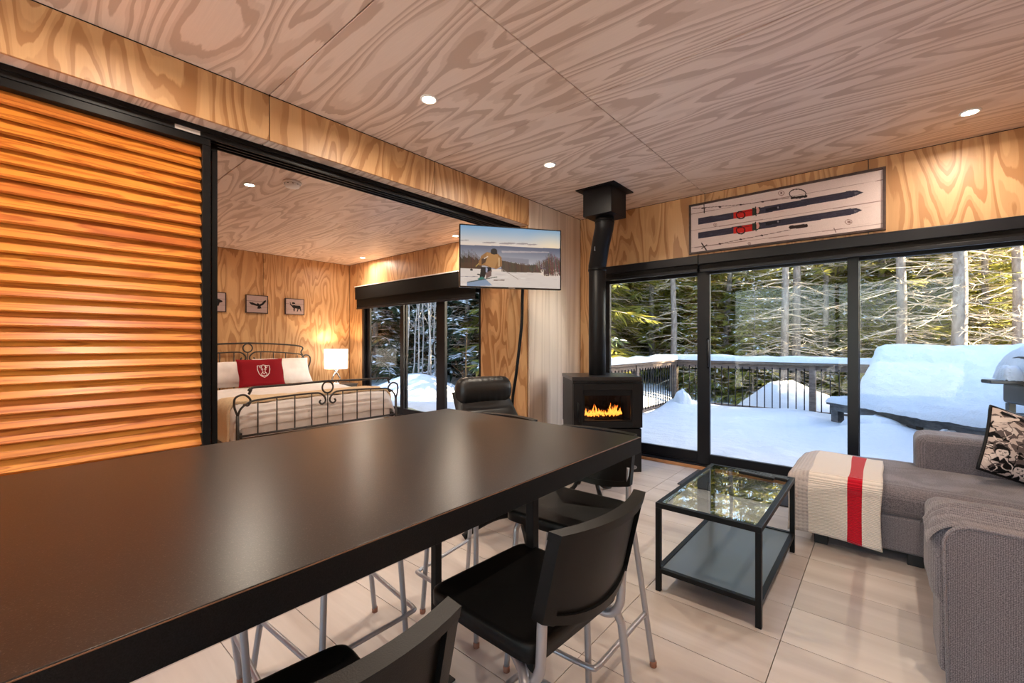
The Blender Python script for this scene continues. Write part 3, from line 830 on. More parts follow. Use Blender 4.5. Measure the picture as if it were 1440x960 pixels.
for j in range(nv-1):
    for i in range(nu-1):
        u = (i+.5)/(nu-1); m.cur = 0 if u < .25 else (2 if .635 < u < .81 else 1)
        if m.cur >= 0: m.f.append((j*nu+i, (j+1)*nu+i, (j+1)*nu+i+1, j*nu+i+1)); m.mi.append(m.cur)
m.v = vs
thr = tag(m.build('throw_blanket', [M['kn_grey'], M['kn_cream'], M['kn_red']], smooth=True, solid=.012), 'cream knitted throw with red stripe and grey band over the chaise end', 'blanket')

# printed cushion: generic black, taupe and blush comic collage
def cushion_mesh(name, w, h, d, mat_back, n=26):
    m = MB()
    def f(sg):
        def g_(u, v):
            a, b = 2*u-1, 2*v-1
            e = (1-abs(a)**3.2)*(1-abs(b)**3.2)
            pin = 1-.05*(1-abs(a)**2)*(abs(b)**4); pin2 = 1-.05*(1-abs(b)**2)*(abs(a)**4)
            return (a*w/2*pin2, sg*d/2*max(0, e)**.55, b*h/2*pin)
        return g_
    m.grid(f(-1), n, n).grid(f(1), n, n, True)
    return m, f
C0 = Canvas(((0, 0), (100, 0), (100, 100), (0, 100)), 220, 220, (196, 180, 172))
TAU, BLK, BLU = (96, 84, 82), (20, 17, 18), (212, 198, 190)
r2 = random.Random(11)
for k in range(120):
    cx_, cy_ = r2.uniform(0, 100), r2.uniform(0, 100); n_ = r2.randint(5, 9); rr_ = r2.uniform(2.5, 11)
    a0 = r2.uniform(0, 6.3); col = (TAU, BLK, BLU, TAU, BLK)[k % 5]
    C0.poly([(cx_+rr_*r2.uniform(.5, 1.2)*math.cos(a0+6.283*i/n_), cy_+rr_*r2.uniform(.35, .8)*math.sin(a0+6.283*i/n_)) for i in range(n_)], col)
for k in range(150):
    x, y = r2.uniform(0, 100), r2.uniform(0, 100); a0 = r2.uniform(0, 6.3); pts = [(x, y)]
    for i in range(5): a0 += r2.uniform(-.9, .9); x += 3.2*math.cos(a0); y += 3.2*math.sin(a0); pts.append((x, y))
    C0.line(pts, r2.uniform(.5, 1.5), (BLK, TAU, BLU)[k % 3])
def face(cx, cy, s_, hair):
    C0.ell(cx, cy-1.2*s_, 4.6*s_, 5.4*s_, hair); C0.ell(cx, cy, 3.6*s_, 4.8*s_, BLU)
    C0.poly([(cx-4.2*s_, cy-1.5*s_), (cx-3.4*s_, cy-5.6*s_), (cx+2*s_, cy-6.2*s_), (cx+4.4*s_, cy-2*s_), (cx+2.6*s_, cy-3.4*s_), (cx-2*s_, cy-3*s_)], hair)
    for d in (-1.5, 1.5):
        C0.line([(cx+(d-.8)*s_, cy-1.3*s_), (cx+(d+.8)*s_, cy-1.4*s_)], .45*s_, BLK); C0.ell(cx+d*s_, cy-.5*s_, .7*s_, .35*s_, BLK)
    C0.line([(cx+.1*s_, cy-.3*s_), (cx+.5*s_, cy+1.2*s_), (cx-.2*s_, cy+1.4*s_)], .35*s_, TAU)
    C0.line([(cx-1.1*s_, cy+2.5*s_), (cx+1.1*s_, cy+2.4*s_)], .6*s_, BLK)
    C0.poly([(cx+1.6*s_, cy+3.9*s_), (cx+3.5*s_, cy+.5*s_), (cx+3.0*s_, cy+3.5*s_)], TAU)
    C0.poly([(cx-5*s_, cy+9.5*s_), (cx-2*s_, cy+4.6*s_), (cx+2*s_, cy+4.6*s_), (cx+6*s_, cy+9.5*s_)], hair)
    C0.poly([(cx-1.6*s_, cy+4*s_), (cx+1.6*s_, cy+4*s_), (cx, cy+8*s_)], BLU)
face(13, 70, 1.5, BLK); face(33, 88, 1.5, BLK); face(55, 72, 1.9, TAU); face(70, 40, 1.8, BLK); face(36, 34, 1.6, TAU); face(86, 84, 1.6, BLK); face(88, 20, 1.6, TAU)
for k, word in enumerate((3, 3)):
    for i in range(4):
        x = 25+i*5; y = 52+k*8-i*.6; C0.line([(x, y), (x+1, y+5)], 1.2, TAU)
w_, h_, d_ = .46, .40, .15
cu = empty('printed_cushion', (.615, 3.80, .452), math.radians(20), 'black and blush comic collage cushion leaning on sofa arm', 'cushion')
cu.rotation_euler = (0, math.radians(20), math.radians(20))
def cu_fn(sg):
    def g_(u, v):
        a, b = 2*u-1, 1-2*v; e = np.clip((1-np.abs(a)**3.2)*(1-np.abs(b)**3.2), 0, 1)
        y = sg*d_/2*e**.55; x = a*w_/2*(1-.05*(1-b*b)*a**4); z = b*h_/2*(1-.05*(1-a*a)*b**4)
        tl = math.radians(-20); z2 = z+h_/2
        return x, y*math.cos(tl)-z2*math.sin(tl), y*math.sin(tl)+z2*math.cos(tl)
    return g_
link_mesh(C0.mesh('print_front', M['cloth_print'], cu_fn(-1)), 'front_cover', cu)
m = MB()
tl = math.radians(-20)
def bk(u, v):
    a, b = 2*u-1, 2*v-1; e = max(0, (1-abs(a)**3.2)*(1-abs(b)**3.2)); y = .5*d_*e**.55
    x = a*w_/2*(1-.05*(1-b*b)*a**4); z2 = b*h_/2*(1-.05*(1-a*a)*b**4)+h_/2
    return (x, y*math.cos(tl)-z2*math.sin(tl), y*math.sin(tl)+z2*math.cos(tl))
m.grid(bk, 26, 26, True).build('back_cover', M['satin'], cu, smooth=True)
edge = []
for i in range(60):
    q = i/60*4; k = int(q); f_ = q-k; a, b = [(-1+2*f_, -1), (1, -1+2*f_), (1-2*f_, 1), (-1, 1-2*f_)][k]
    edge.append(bk((a+1)/2, (b+1)/2))
MB().tube(edge, .010, 6, closed=True).build('piping', M['satin'], cu, smooth=True)

# ------------------------------------------------------------------ stove, flue
sx, sy, sa = -2.262, 4.062, math.radians(43.8)
sv = empty('wood_stove', (sx, sy, 0), sa, 'black steel wood stove with glass door on a pedestal', 'stove')
W2, D2 = .34, .285
body = MB()   # body with stepped waist; walls around an open firebox
body.box(-W2, W2, D2-.03, D2, .425, .895).box(-W2, -W2+.03, -D2+.01, D2-.03, .425, .895).box(W2-.03, W2, -D2+.01, D2-.03, .425, .895)
body.box(-W2+.03, W2-.03, -D2+.01, D2-.03, .425, .48).box(-W2+.03, W2-.03, -D2+.01, D2-.03, .83, .895)
body.build('body', M['stove'], sv, bevel=.004)
MB().box(-W2+.004, W2-.002, -D2-.010, D2-.02, 0, .423).build('pedestal', M['stove'], sv, bevel=.004)
MB().box(-W2-.006, W2+.006, -D2-.004, D2+.004, .8955, .932).build('top_plate', M['stove_top'], sv, bevel=.004)
hoodb = MB().box(-W2-.004, W2+.004, -D2-.018, -D2+.012, .868, .8953)
hoodb.build('top_fascia', M['stove'], sv, bevel=.003)
MB().box(-.20, .27, -D2-.0196, -D2-.0178, .874, .890).build('air_slot', M['black'], sv)
dx0, dx1, dz0, dz1 = -W2+.003, W2+.003, .437, .864
gx0, gx1, gz0, gz1 = -.246, .246, .492, .806
door = MB().box(dx0, gx0, -D2-.022, -D2+.012, dz0, dz1).box(gx1, dx1, -D2-.022, -D2+.012, dz0, dz1).box(gx0, gx1, -D2-.022, -D2+.012, dz0, gz0).box(gx0, gx1, -D2-.022, -D2+.012, gz1, dz1)
dr = door.build('door', M['stove'], sv, bevel=.003)
gl = MB().box(gx0, gx1, -D2-.010, -D2-.004, gz0, gz1).build('door_glass', M['stove_glass'], dr)
gb = MB().box(gx0, gx0+.018, -D2-.016, -D2-.0005, gz0, gz1).box(gx1-.018, gx1, -D2-.016, -D2-.0005, gz0, gz1).box(gx0, gx1, -D2-.016, -D2-.0005, gz0, gz0+.02).box(gx0, gx1, -D2-.016, -D2-.0005, gz1-.055, gz1)
gb.build('glass_frame', M['satin'], dr)
hd_ = MB().tube([(-.298, -D2-.045, .50), (-.298, -D2-.045, .68)], .011, 8).tube([(-.298, -D2-.02, .68), (-.298, -D2-.045, .68)], .007, 8).tube([(-.298, -D2-.02, .50), (-.298, -D2-.045, .50)], .007, 8)
hd_.build('door_handle', M['black'], dr, smooth=True)
MB().box(-W2+.031, W2-.031, D2-.04, D2-.031, .48, .83).box(-W2+.031, -W2+.04, -D2+.03, D2-.04, .48, .83).box(W2-.04, W2-.031, -D2+.03, D2-.04, .48, .83).build('firebrick_lining', M['log'], sv)
bd = MB().lathe([(.001, .0), (.018, .0), (.018, .003), (.001, .003)], 20)
bd.v = [(v[0]*1.6+.262, -D2-.0105-v[2], v[1]*1.0+.048) for v in bd.v]; bd.build('badge', M['plate'], sv)
bl = MB().tube([(.246, -D2-.0142, .046), (.254, -D2-.0142, .058), (.262, -D2-.0142, .040), (.270, -D2-.0142, .058), (.278, -D2-.0142, .046)], .002, 5).build('badge_emblem', M['black'], sv)
for (p, q, r_) in (((-.20, .02, .515), (.18, -.03, .51), .035), ((-.18, -.10, .51), (.20, -.12, .51), .030), ((-.16, -.02, .55), (.15, -.06, .56), .026)):
    lg = MB().tube([p, q], r_, 9).build('log', M['log'], sv, smooth=True)
fl = random.Random(5)
for k in range(46):
    fx = -.188+.376*k/45+fl.uniform(-.008, .008); fy = -.17+fl.uniform(-.03, .07); hgt = fl.uniform(.035, .105)*(1.25 if 8 < k < 20 or 26 < k < 40 else .8)
    prof = [(.001, 0), (.010, .010), (.011, hgt*.28), (.0065, hgt*.6), (.0028, hgt*.85), (.0004, hgt)]
    m = MB().lathe(prof, 7); le = fl.uniform(-.3, .3)
    m.v = [(fx+v[0]+le*v[2]+.006*math.sin(v[2]*70+k), fy+v[1]*.6, .528+v[2]) for v in m.v]
    m.build('flame', M['flame'], sv, smooth=True)
fp = empty('stove_pipe', (sx-.018, sy-.02, .932), 0, 'black offset stove pipe rising to the ceiling box', 'pipe')
ox, oy = sx-.018, sy-.02; tx, ty = -2.092-ox, 3.852-oy
MB().lathe([(.088, 0), (.088, 1.10)], 28).build('lower_pipe', M['satin'], fp, smooth=True, bevel=.001, seg=1)
P = [(0, 0, 1.085), (0, 0, 1.13), (.035*tx/.28, .035*ty/.28, 1.17), (tx*.5, ty*.5, 1.33), (tx*.94, ty*.94, 1.455), (tx, ty, 1.495), (tx, ty, 1.545)]
MB().tube(P, [.0915, .0915, .0905, .0905, .0905, .0915, .0915], 28).build('elbow', M['satin'], fp, smooth=True)
for c_, h_ in (((0, 0, 1.075), .022), ((tx, ty, 1.498), .018), ((tx, ty, 1.524), .010)):
    MB().lathe([(.0945, 0), (.0945, h_)], 28, c_).build('joint_ring', M['black'], fp, smooth=True)
MB().lathe([(.088, 1.50), (.088, 1.5555)], 28, (tx, ty, 0)).build('upper_pipe', M['satin'], fp, smooth=True)
# silver label wrapped on the elbow
dirl = Vector((.72*-0.0+.45, -.89, .12)).normalized()
lc = Vector((tx*.36, ty*.36, 1.275))+Vector((.30, -.95, .0)).normalized()*.0935
rx = Vector((.95, .30, 0)).normalized(); up = Vector((tx*.5, ty*.5, .30)).normalized()
MB().add([lc+rx*a+up*b for a, b in ((-.035, -.022), (.035, -.022), (.035, .022), (-.035, .022))]+[lc+rx*a+up*b+rx.cross(up)*.002 for a, b in ((-.035, -.022), (.035, -.022), (.035, .022), (-.035, .022))],
         [(3, 2, 1, 0), (4, 5, 6, 7), (0, 1, 5, 4), (1, 2, 6, 5), (2, 3, 7, 6), (3, 0, 4, 7)]).build('silver_label', M['plate'], fp)
fb = empty('ceiling_support_box', (-2.092, 3.852, CZ), 0, 'square black flue support box on the plywood ceiling', 'flue box')
MB().box(-.152, .152, -.152, .152, -.262, -.012).build('box', M['satin'], fb, bevel=.003)
MB().box(-.205, .205, -.205, .205, -.0125, -.0005).build('ceiling_plate', M['satin'], fb, bevel=.002)

# ------------------------------------------------------------------ television on its arm
tvL, tvR = Vector((-2.800, 2.585)), Vector((-2.262, 3.345))
tw = (tvR-tvL).length; ta = math.atan2(tvR.y-tvL.y, tvR.x-tvL.x); tc = (tvL+tvR)/2
tv = empty('television', (tc.x, tc.y, 1.745), ta, 'flat television showing a skier, on a swing arm under header', 'television')
HT = .548
MB().box(-tw/2, tw/2, .004, .040, 0, HT).build('housing', M['tv'], tv, bevel=.004)
b_ = .009
bez = MB().box(-tw/2, tw/2, -.003, .004, 0, .013).box(-tw/2, tw/2, -.003, .004, HT-b_, HT).box(-tw/2, -tw/2+b_, -.003, .004, .013, HT-b_).box(tw/2-b_, tw/2, -.003, .004, .013, HT-b_)
bez.build('bezel', M['tv'], tv)
TVC = Canvas(((60, 95), (1350, 188), (1284, 905), (32, 848)), 300, 172, (200, 190, 185))
t = TVC; sy_ = (t.x*0.0678)   # picture tilts with the screen
yy = t.y-sy_
def lerp(a, b, k): return np.array(a)[None, None]*(1-k[..., None])+np.array(b)[None, None]*k[..., None]
k = np.clip((yy-90)/230, 0, 1); t.c = lerp((118, 160, 196), (226, 206, 190), k)
k2 = np.clip(1-np.hypot((t.x-1215)/420, (t.y-420)/330), 0, 1)**1.6; t.c = t.c*(1-k2[..., None]*.75)+np.array((255, 226, 180))*k2[..., None]*.75
for (x, y, rx_, ry_) in ((410, 318, 90, 9), (640, 330, 110, 11), (830, 336, 80, 10), (960, 348, 70, 8), (100, 285, 60, 6)): t.ell(x, y, rx_, ry_, (140, 128, 128), .8)
t.poly([(30, 348), (560, 360), (960, 385), (1340, 402), (1340, 660), (30, 640)], (120, 124, 146))
k = np.clip((yy-330)/190, 0, 1); mk = (t.y > 352+(t.x-300)*.05) & (t.y < 640); sea = lerp((104, 108, 128), (190, 186, 190), k); t.c[mk] = sea[mk]*.9
t.poly([(560, 420), (1180, 440), (1180, 452), (560, 445)], (196, 180, 176), .7); t.poly([(540, 500), (900, 530), (900, 600), (560, 540)], (126, 122, 132), .8)
rr = random.Random(4)
# left conifers
for i in range(34):
    x = 30+i*8; b = 392+rr.uniform(-8, 70)*(.4+.6*abs(math.sin(i)))+max(0, i-20)*5
    t.poly([(x-9, 640), (x, b), (x+9, 640)], (64+rr.randint(-18, 24), 48+rr.randint(-12, 12), 36))
t.poly([(25, 560), (300, 560), (300, 645), (25, 640)], (86, 58, 40), .6)
t.poly([(540, 540), (620, 552), (700, 574), (800, 596), (900, 606), (1000, 600), (1060, 700), (560, 690)], (84, 66, 54))
for i in range(60):
    x = rr.uniform(545, 1000); b = 548+(x-545)*.15; t.line([(x, 690), (x, b-rr.uniform(-8, 10))], 7, (70+rr.randint(-20, 20), 54+rr.randint(-14, 14), 44), .8)
for i in range(260):
    x = rr.uniform(880, 1325); top = 600-(x-880)*.36 if x < 1060 else 480+40*math.sin(x*.03)
    y0_ = 745 if x > 1080 else 690; a0 = rr.uniform(-12, 12)
    t.line([(x, y0_-rr.uniform(0, 40)), (x+a0, max(top, 430)+rr.uniform(0, 120))], 5, (92+rr.randint(-36, 26), 74+rr.randint(-30, 14), 66+rr.randint(-26, 10)), .8)
t.poly([(20, 628), (240, 640), (420, 672), (700, 690), (900, 694), (1010, 705), (1110, 755), (1320, 745), (1320, 940), (20, 900)], (214, 200, 190))
for i in range(70):
    x, y = rr.uniform(30, 1280), rr.uniform(700, 900); t.ell(x, y, rr.uniform(15, 70), rr.uniform(3, 8), rr.choice([(232, 220, 210), (196, 182, 176), (206, 190, 180)]), .6)
t.poly([(110, 800), (330, 760), (420, 850), (110, 860)], (116, 138, 168), .85)
# skier
t.line([(230, 610), (300, 545)], 9, (190, 160, 90)); t.line([(555, 650), (745, 775)], 7, (150, 130, 120)); t.ell(172, 652, 18, 13, (20, 18, 20)); t.line([(40, 735), (240, 735)], 6, (120, 110, 120))
t.poly([(270, 740), (290, 620), (420, 620), (420, 680), (350, 690), (330, 750), (280, 770)], (22, 18, 20)); t.poly([(345, 690), (420, 660), (415, 730), (345, 765)], (110, 84, 78)); t.poly([(350, 620), (372, 640), (365, 690), (345, 680)], (150, 150, 170))
t.poly([(265, 555), (300, 480), (370, 435), (500, 450), (555, 505), (552, 610), (480, 648), (330, 600), (270, 600)], (150, 104, 58))
t.poly([(370, 440), (500, 452), (520, 520), (455, 640), (345, 590)], (172, 124, 74)); t.poly([(300, 520), (375, 490), (350, 560), (300, 590)], (70, 46, 34)); t.line([(335, 515), (380, 490)], 9, (230, 210, 190)); t.line([(520, 510), (515, 610)], 12, (214, 176, 130))
t.ell(462, 428, 42, 38, (18, 16, 20)); t.poly([(420, 440), (505, 440), (500, 465), (430, 460)], (24, 20, 22))
t.poly([(240, 765), (300, 735), (330, 760), (270, 785)], (36, 110, 100)); t.line([(120, 805), (360, 765), (480, 745)], 10, (60, 70, 60)); t.line([(440, 785), (570, 785)], 11, (90, 66, 56)); t.line([(245, 710), (285, 715)], 14, (26, 22, 24))
ix0, ix1, iz0, iz1 = -tw/2+b_, tw/2-b_, .013, HT-b_
link_mesh(TVC.mesh('screen_picture', M['screen'], lambda u, v: (ix0+(ix1-ix0)*u, np.full_like(u, .0005), iz1-(iz1-iz0)*v)), 'screen', tv)
MB().box(-.03, .03, -.0036, -.0028, .003, .009).build('maker_plate', M['plate'], tv)
back = Matrix.Rotation(ta, 4, 'Z')
MB().box(-.10, .10, .040, .050, HT/2-.10, HT/2+.10).box(-.02, .02, .05, .075, HT/2-.06, HT/2+.06).build('mount_plate', M['black'], tv)
bp = Vector((tc.x, tc.y))+Vector((-math.sin(ta), math.cos(ta)))*.078
inv = Matrix.Rotation(-ta, 3, 'Z')
def tvl(x, y, z): v = inv @ Vector((x-tc.x, y-tc.y, 0)); return (v.x, v.y, z)
MB().tube([tvl(bp.x, bp.y, HT/2), tvl(-2.77, 3.28, HT/2), tvl(-2.805, 3.66, HT/2)], .018, 8).build('swing_arm', M['black'], tv, smooth=True)
MB().box(-.0, .012, -.05, .05, HT/2-.11, HT/2+.11, Matrix.Translation(tvl(-2.809, 3.66, 0)) @ Matrix.Rotation(-ta, 4, 'Z')).build('wall_plate', M['black'], tv)
cab = spline([(-2.565, 3.165, 1.80), (-2.60, 3.20, 1.68), (-2.615, 3.21, 1.45), (-2.64, 3.20, 1.20), (-2.67, 3.19, .95), (-2.72, 3.20, .72), (-2.78, 3.28, .50), (-2.80, 3.45, .30), (-2.803, 3.60, .26)], 6)
tag(MB().tube(cab, .0145, 8).build('cable_sleeve', M['black'], smooth=True), 'black cable sleeve hanging from the television in a curve', 'cable')
MB().box(-2.8095, -2.798, 3.58, 3.66, .22, .32).build('power_outlet', M['white_plastic'], bevel=.003)
tag(bpy.data.objects['power_outlet'], 'white wall outlet low on the pier behind the recliner', 'outlet')

# ------------------------------------------------------------------ leather recliner
rc = empty('recliner_chair', (-1.91, 2.31, 0), math.radians(72), 'black leather swivel recliner with headrest roll by the television', 'chair')
# local: -y is the way it faces
def pillow_roll(name, z, y, w, r, par, rr=.8):
    m = MB(); n = 30
    def f(u, v):
        a = 2*math.pi*v; x = (u-.5)*w; e = 1-abs(2*u-1)**8; e = max(e, 0)**.4
        ruck = .0011*math.sin(u*60+3*math.sin(a))*math.sin(a*1.0+.5)
        return (x, y+(r*rr+ruck)*e*math.cos(a), z+(r+ruck)*e*math.sin(a))
    m.grid(f, 70, 24).build(name, M['leather'], par, smooth=True)
bk_a = math.radians(39)
def backp(x, s_, dpt): return (x, .20+s_*math.sin(bk_a)+dpt*math.cos(bk_a), .42+s_*math.cos(bk_a)-dpt*math.sin(bk_a))
m = MB()
def bf(sg):
    def f(u, v):
        a = 2*u-1; w = .29-.05*v; e = (1-abs(a)**4)*(1-abs(2*v-1)**6)
        d_ = sg*(.045*max(e, 0)**.4)+(-.012*math.sin(v*8*math.pi)*(1-a*a) if sg < 0 else 0)
        return backp(a*w, v*.60, d_)
    return f
m.grid(bf(-1), 24, 40).grid(bf(1), 24, 40, True).build('backrest', M['leather'], rc, smooth=True)
p = backp(0, .56, -.055)
pillow_roll('headrest', p[2]+.005, p[1], .47, .108, rc)
m = MB()
def sf_(sg):
    def f(u, v):
        a, b = 2*u-1, 2*v-1; e = max(0, (1-abs(a)**5)*(1-abs(b)**5))**.4
        return (a*.28, -.06+b*.29, .40+sg*.06*e)
    return f
m.grid(sf_(1), 20, 20).grid(sf_(-1), 20, 20, True).build('seat', M['leather'], rc, smooth=True)
for s_ in (-1, 1):
    m = MB().tube(spline([(s_*.33, -.30, .53), (s_*.34, -.10, .575), (s_*.33, .16, .56), (s_*.30, .30, .50)], 5), [.035]*16, 10)
    m.build('armrest', M['leather'], rc, smooth=True)
    MB().tube(spline([(s_*.33, -.22, .53), (s_*.34, -.20, .40), (s_*.26, .0, .30), (0, .05, .27)], 5), .016, 8).build('arm_support', M['black'], rc, smooth=True)
MB().lathe([(.035, .06), (.035, .30), (.10, .335), (.10, .345)], 16).build('column', M['black'], rc, smooth=True)
for k in range(5):
    a = 2*math.pi*k/5+.55
    pts = spline([(0, 0, .10), (.16*math.cos(a), .16*math.sin(a), .105), (.30*math.cos(a), .30*math.sin(a), .07), (.40*math.cos(a), .40*math.sin(a), .018)], 5)
    MB().tube(pts, .022, 8).build('base_arm', M['black'], rc, smooth=True)
fs = empty('footstool', (-1.93, 3.27, 0), math.radians(15), 'low black leather footstool between recliner and stove', 'stool')
m = MB()
def fsf(sg):
    def f(u, v):
        a, b = 2*u-1, 2*v-1; e = max(0, (1-abs(a)**5)*(1-abs(b)**5))**.4
        return (a*.21, b*.16, .36+sg*.05*e)
    return f
m.grid(fsf(1), 16, 16).grid(fsf(-1), 16, 16, True).build('cushion', M['leather'], fs, smooth=True)
for s_ in (-1, 1):
    MB().tube(spline([(s_*.05, 0, .32), (s_*.06, -.03, .20), (s_*.10, -.06, .05), (s_*.15, -.16, .014)], 5), .018, 8).build('leg', M['black'], fs, smooth=True)
    MB().tube(spline([(s_*.05, 0, .32), (s_*.06, .03, .20), (s_*.10, .06, .05), (s_*.15, .16, .014)], 5), .018, 8).build('leg', M['black'], fs, smooth=True)

# ------------------------------------------------------------------ ski picture on the window wall
pc = empty('ski_picture', (-.756, YW, 2.408), 0, 'long framed picture of two old skis above the glass door', 'picture')
PW, PH = .760, .250
f_ = .018
fr = MB().box(-PW, PW, -.032, -.002, PH-f_, PH).box(-PW, PW, -.032, -.002, -PH, -PH+f_).box(-PW, -PW+f_, -.032, -.002, -PH+f_, PH-f_).box(PW-f_, PW, -.032, -.002, -PH+f_, PH-f_)
fr.build('frame', M['picframe'], pc, bevel=.002)
MB().box(-PW+f_, PW-f_, -.014, -.002, -PH+f_, PH-f_).build('backing_board', M['picframe'], pc)
K = Canvas(((148, 322), (1357, 90), (1357, 447), (148, 600)), 420, 130, (216, 200, 198))
k = K
sl = lambda x, y0, s_: y0-(x-148)*s_
for (y0, y1, s_) in ((366, 152, .178), (466, 280, .15), (570, 420, .118)):
    k.line([(148, y0), (1357, y1)], 3.5, (140, 116, 114), .9)
for i in range(60):
    x = rr.uniform(150, 1250); y = rr.uniform(100, 590); L = rr.uniform(60, 220); k.line([(x, y), (x+L, y-L*.15)], 2.0, rr.choice([(200, 182, 180), (226, 212, 210), (190, 170, 168)]), .6)
for (x, y, r_) in ((790, 222, 18), (335, 424, 12), (1180, 405, 18), (1185, 405, 7), (580, 535, 9)):
    k.ring(x, y, r_, r_*.8, 4, (150, 122, 118)); k.ell(x, y, r_*.4, r_*.35, (120, 92, 90))
NAV, NAV2 = (56, 54, 70), (74, 72, 92)
k.poly([(205, 388), (470, 346), (470, 384), (205, 427)], NAV); k.poly([(470, 346), (1190, 213), (1225, 212), (1258, 226), (1225, 243), (1190, 256), (470, 384)], NAV)
k.poly([(205, 476), (470, 434), (470, 474), (205, 514)], NAV); k.poly([(470, 434), (1190, 323), (1222, 321), (1253, 334), (1222, 350), (1190, 362), (470, 474)], NAV)
for i in range(70):
    x = rr.uniform(215, 1150); b = 388-(x-205)*.18 if i % 2 else 476-(x-205)*.155; y = b+rr.uniform(6, 32); k.line([(x, y), (x+rr.uniform(15, 60), y-6)], 2, NAV2, .7)
k.poly([(1210, 222), (1236, 226), (1214, 240)], (120, 116, 124), .6); k.poly([(1208, 332), (1232, 336), (1212, 348)], (120, 116, 124), .6)
for dy in (0, 94):
    s_ = dy*.28
    k.poly([(470, 344+dy-s_*.0), (612, 318+dy), (612, 362+dy), (470, 384+dy)], (196, 42, 36)); k.poly([(600, 316+dy), (655, 308+dy), (655, 352+dy), (600, 362+dy)], (44, 52, 48)); k.ell(634, 330+dy, 14, 20, (206, 150, 144)); k.line([(622, 310+dy), (626, 362+dy)], 8, (30, 34, 32))
    k.poly([(690, 318+dy*.92), (785, 300+dy*.92), (785, 318+dy*.92), (690, 338+dy*.92)], (34, 32, 42)); k.ell(770, 311+dy*.92, 6, 6, (130, 128, 138))
    k.ring(520, 360+dy, 30, 22, 8, (40, 22, 28)); k.line([(490, 350+dy), (600, 330+dy)], 5, (120, 22, 24))
k.line([(160, 332), (250, 322), (520, 296), (670, 276), (850, 250)], 4, (116, 98, 98)); k.line([(180, 566), (370, 540), (520, 510), (665, 484), (850, 448)], 4, (116, 98, 98))
for (x, y) in ((370, 314), (520, 296), (670, 276), (370, 540), (520, 510), (665, 484)): k.ell(x, y, 10, 5, (60, 46, 48))
k.ring(890, 226, 50, 28, 6, (44, 34, 36)); k.line([(855, 253), (942, 242)], 15, (40, 30, 32)); k.line([(848, 434), (942, 424)], 22, (48, 36, 38))
k.line([(250, 305), (252, 352)], 8, (50, 36, 36)); k.line([(232, 328), (262, 322)], 6, (60, 44, 44)); k.line([(232, 540), (268, 580)], 9, (56, 40, 40)); k.line([(232, 572), (272, 548)], 6, (60, 44, 44)); k.line([(1100, 440), (1112, 468)], 5, (110, 88, 86)); k.line([(1190, 470), (1300, 455)], 3, (150, 120, 120))
k.grain(3)
link_mesh(K.mesh('picture_print', M['print'], lambda u, v: (-PW+f_+2*(PW-f_)*u, np.full_like(u, -.0146), PH-f_-2*(PH-f_)*v)), 'print', pc)

# ------------------------------------------------------------------ bedroom
BX, BXF, BY0, BY1 = -7.76, -5.14, 1.62, 3.56
bd = empty('iron_bed', (-6.45, 2.59, 0), 0, 'wrought iron bed with scrolled headboard and footboard', 'bed')
off = Vector((-6.45, 2.59, 0)); hw = .97
def lp(x, y, z): return Vector((x, y, z))-off
def endboard(name, x, zt, zr, zpost, nb, zlow, arch=.006):
    """scrolled end: posts, swan-neck shoulders, top rail, arched lower rail with bars, centre ring and scrolls"""
    E = MB(); yc = 2.59; R_ = .013
    for s_ in (-1, 1):
        E.tube([lp(x, yc+s_*hw, 0), lp(x, yc+s_*hw, zpost)], .017, 8)
        sh = [(hw, zpost), (hw+.03, zpost+.10), (hw+.02, zpost+.19), (hw-.06, zpost+.215), (hw-.12, zpost+.16), (hw-.10, zpost+.10), (hw-.055, zpost+.115)]
        E.tube(spline([lp(x, yc+s_*a, z) for a, z in sh], 6), R_*.85, 7)
        tp = [(hw-.105, zpost+.215), (hw-.13, zpost+.27), (hw-.10, zt-.03-arch), (hw-.15, zt-arch*.9), (hw-.30, zt-arch*.45), (hw*.4, zt-arch*.05), (0, zt+.012)]
        E.tube(spline([lp(x, yc+s_*a, z) for a, z in tp], 6), R_, 7)
        lr = [(hw, zpost-.02), (hw-.03, zpost+.07), (hw-.12, zr-.015-arch*.8), (hw-.25, zr-arch*.5), (hw*.4, zr+.012-arch*.1), (.16, zr+.014), (.085, zr), (.035, zr-.05), (.03, zr-.10), (.07, zr-.125), (.10, zr-.10), (.085, zr-.075)]
        E.tube(spline([lp(x, yc+s_*a, z) for a, z in lr], 6), R_*.85, 7)
    E.tube([lp(x, yc+.068*math.cos(a*math.pi/12), (zt+zr)/2+.004+.068*math.sin(a*math.pi/12)) for a in range(24)], R_*.8, 7, closed=True)
    E.tube([lp(x, yc-hw, zlow), lp(x, yc+hw, zlow)], R_, 7)
    o = E.build(name, M['iron'], bd, smooth=True)
    for i in range(nb):
        y = yc-hw+2*hw*(i+1)/(nb+1); top = zr if abs(y-yc) > .2 else zr-.02
        if abs(y-yc) < .01: top = (zt+zr)/2-.07
        a_ = abs(y-yc); top = zr+.004-arch*.6*(a_/hw)**2 if a_ < hw-.2 else zr-.02-arch*.7
        MB().tube([lp(x, y, zlow), lp(x, y, top if a_ > .05 else (zt+zr)/2-.064)], .0075, 6).build('bar', M['iron'], o, smooth=True)
endboard('footboard', BXF, .79, .655, .50, 9, .28)
endboard('headboard', BX, 1.245, 1.10, .83, 9, .45, .05)
MB().box(BX+.02-off.x, BXF-.02-off.x, -hw+.02, -hw+.05, .25, .31).box(BX+.02-off.x, BXF-.02-off.x, hw-.05, hw-.02, .25, .31).build('side_rail', M['iron'], bd)
MB().box(BX+.06-off.x, BXF-.06-off.x, -hw+.03, hw-.03, .24, .50).build('mattress', M['white_sheet'], bd, bevel=.05, seg=4)
m = MB()
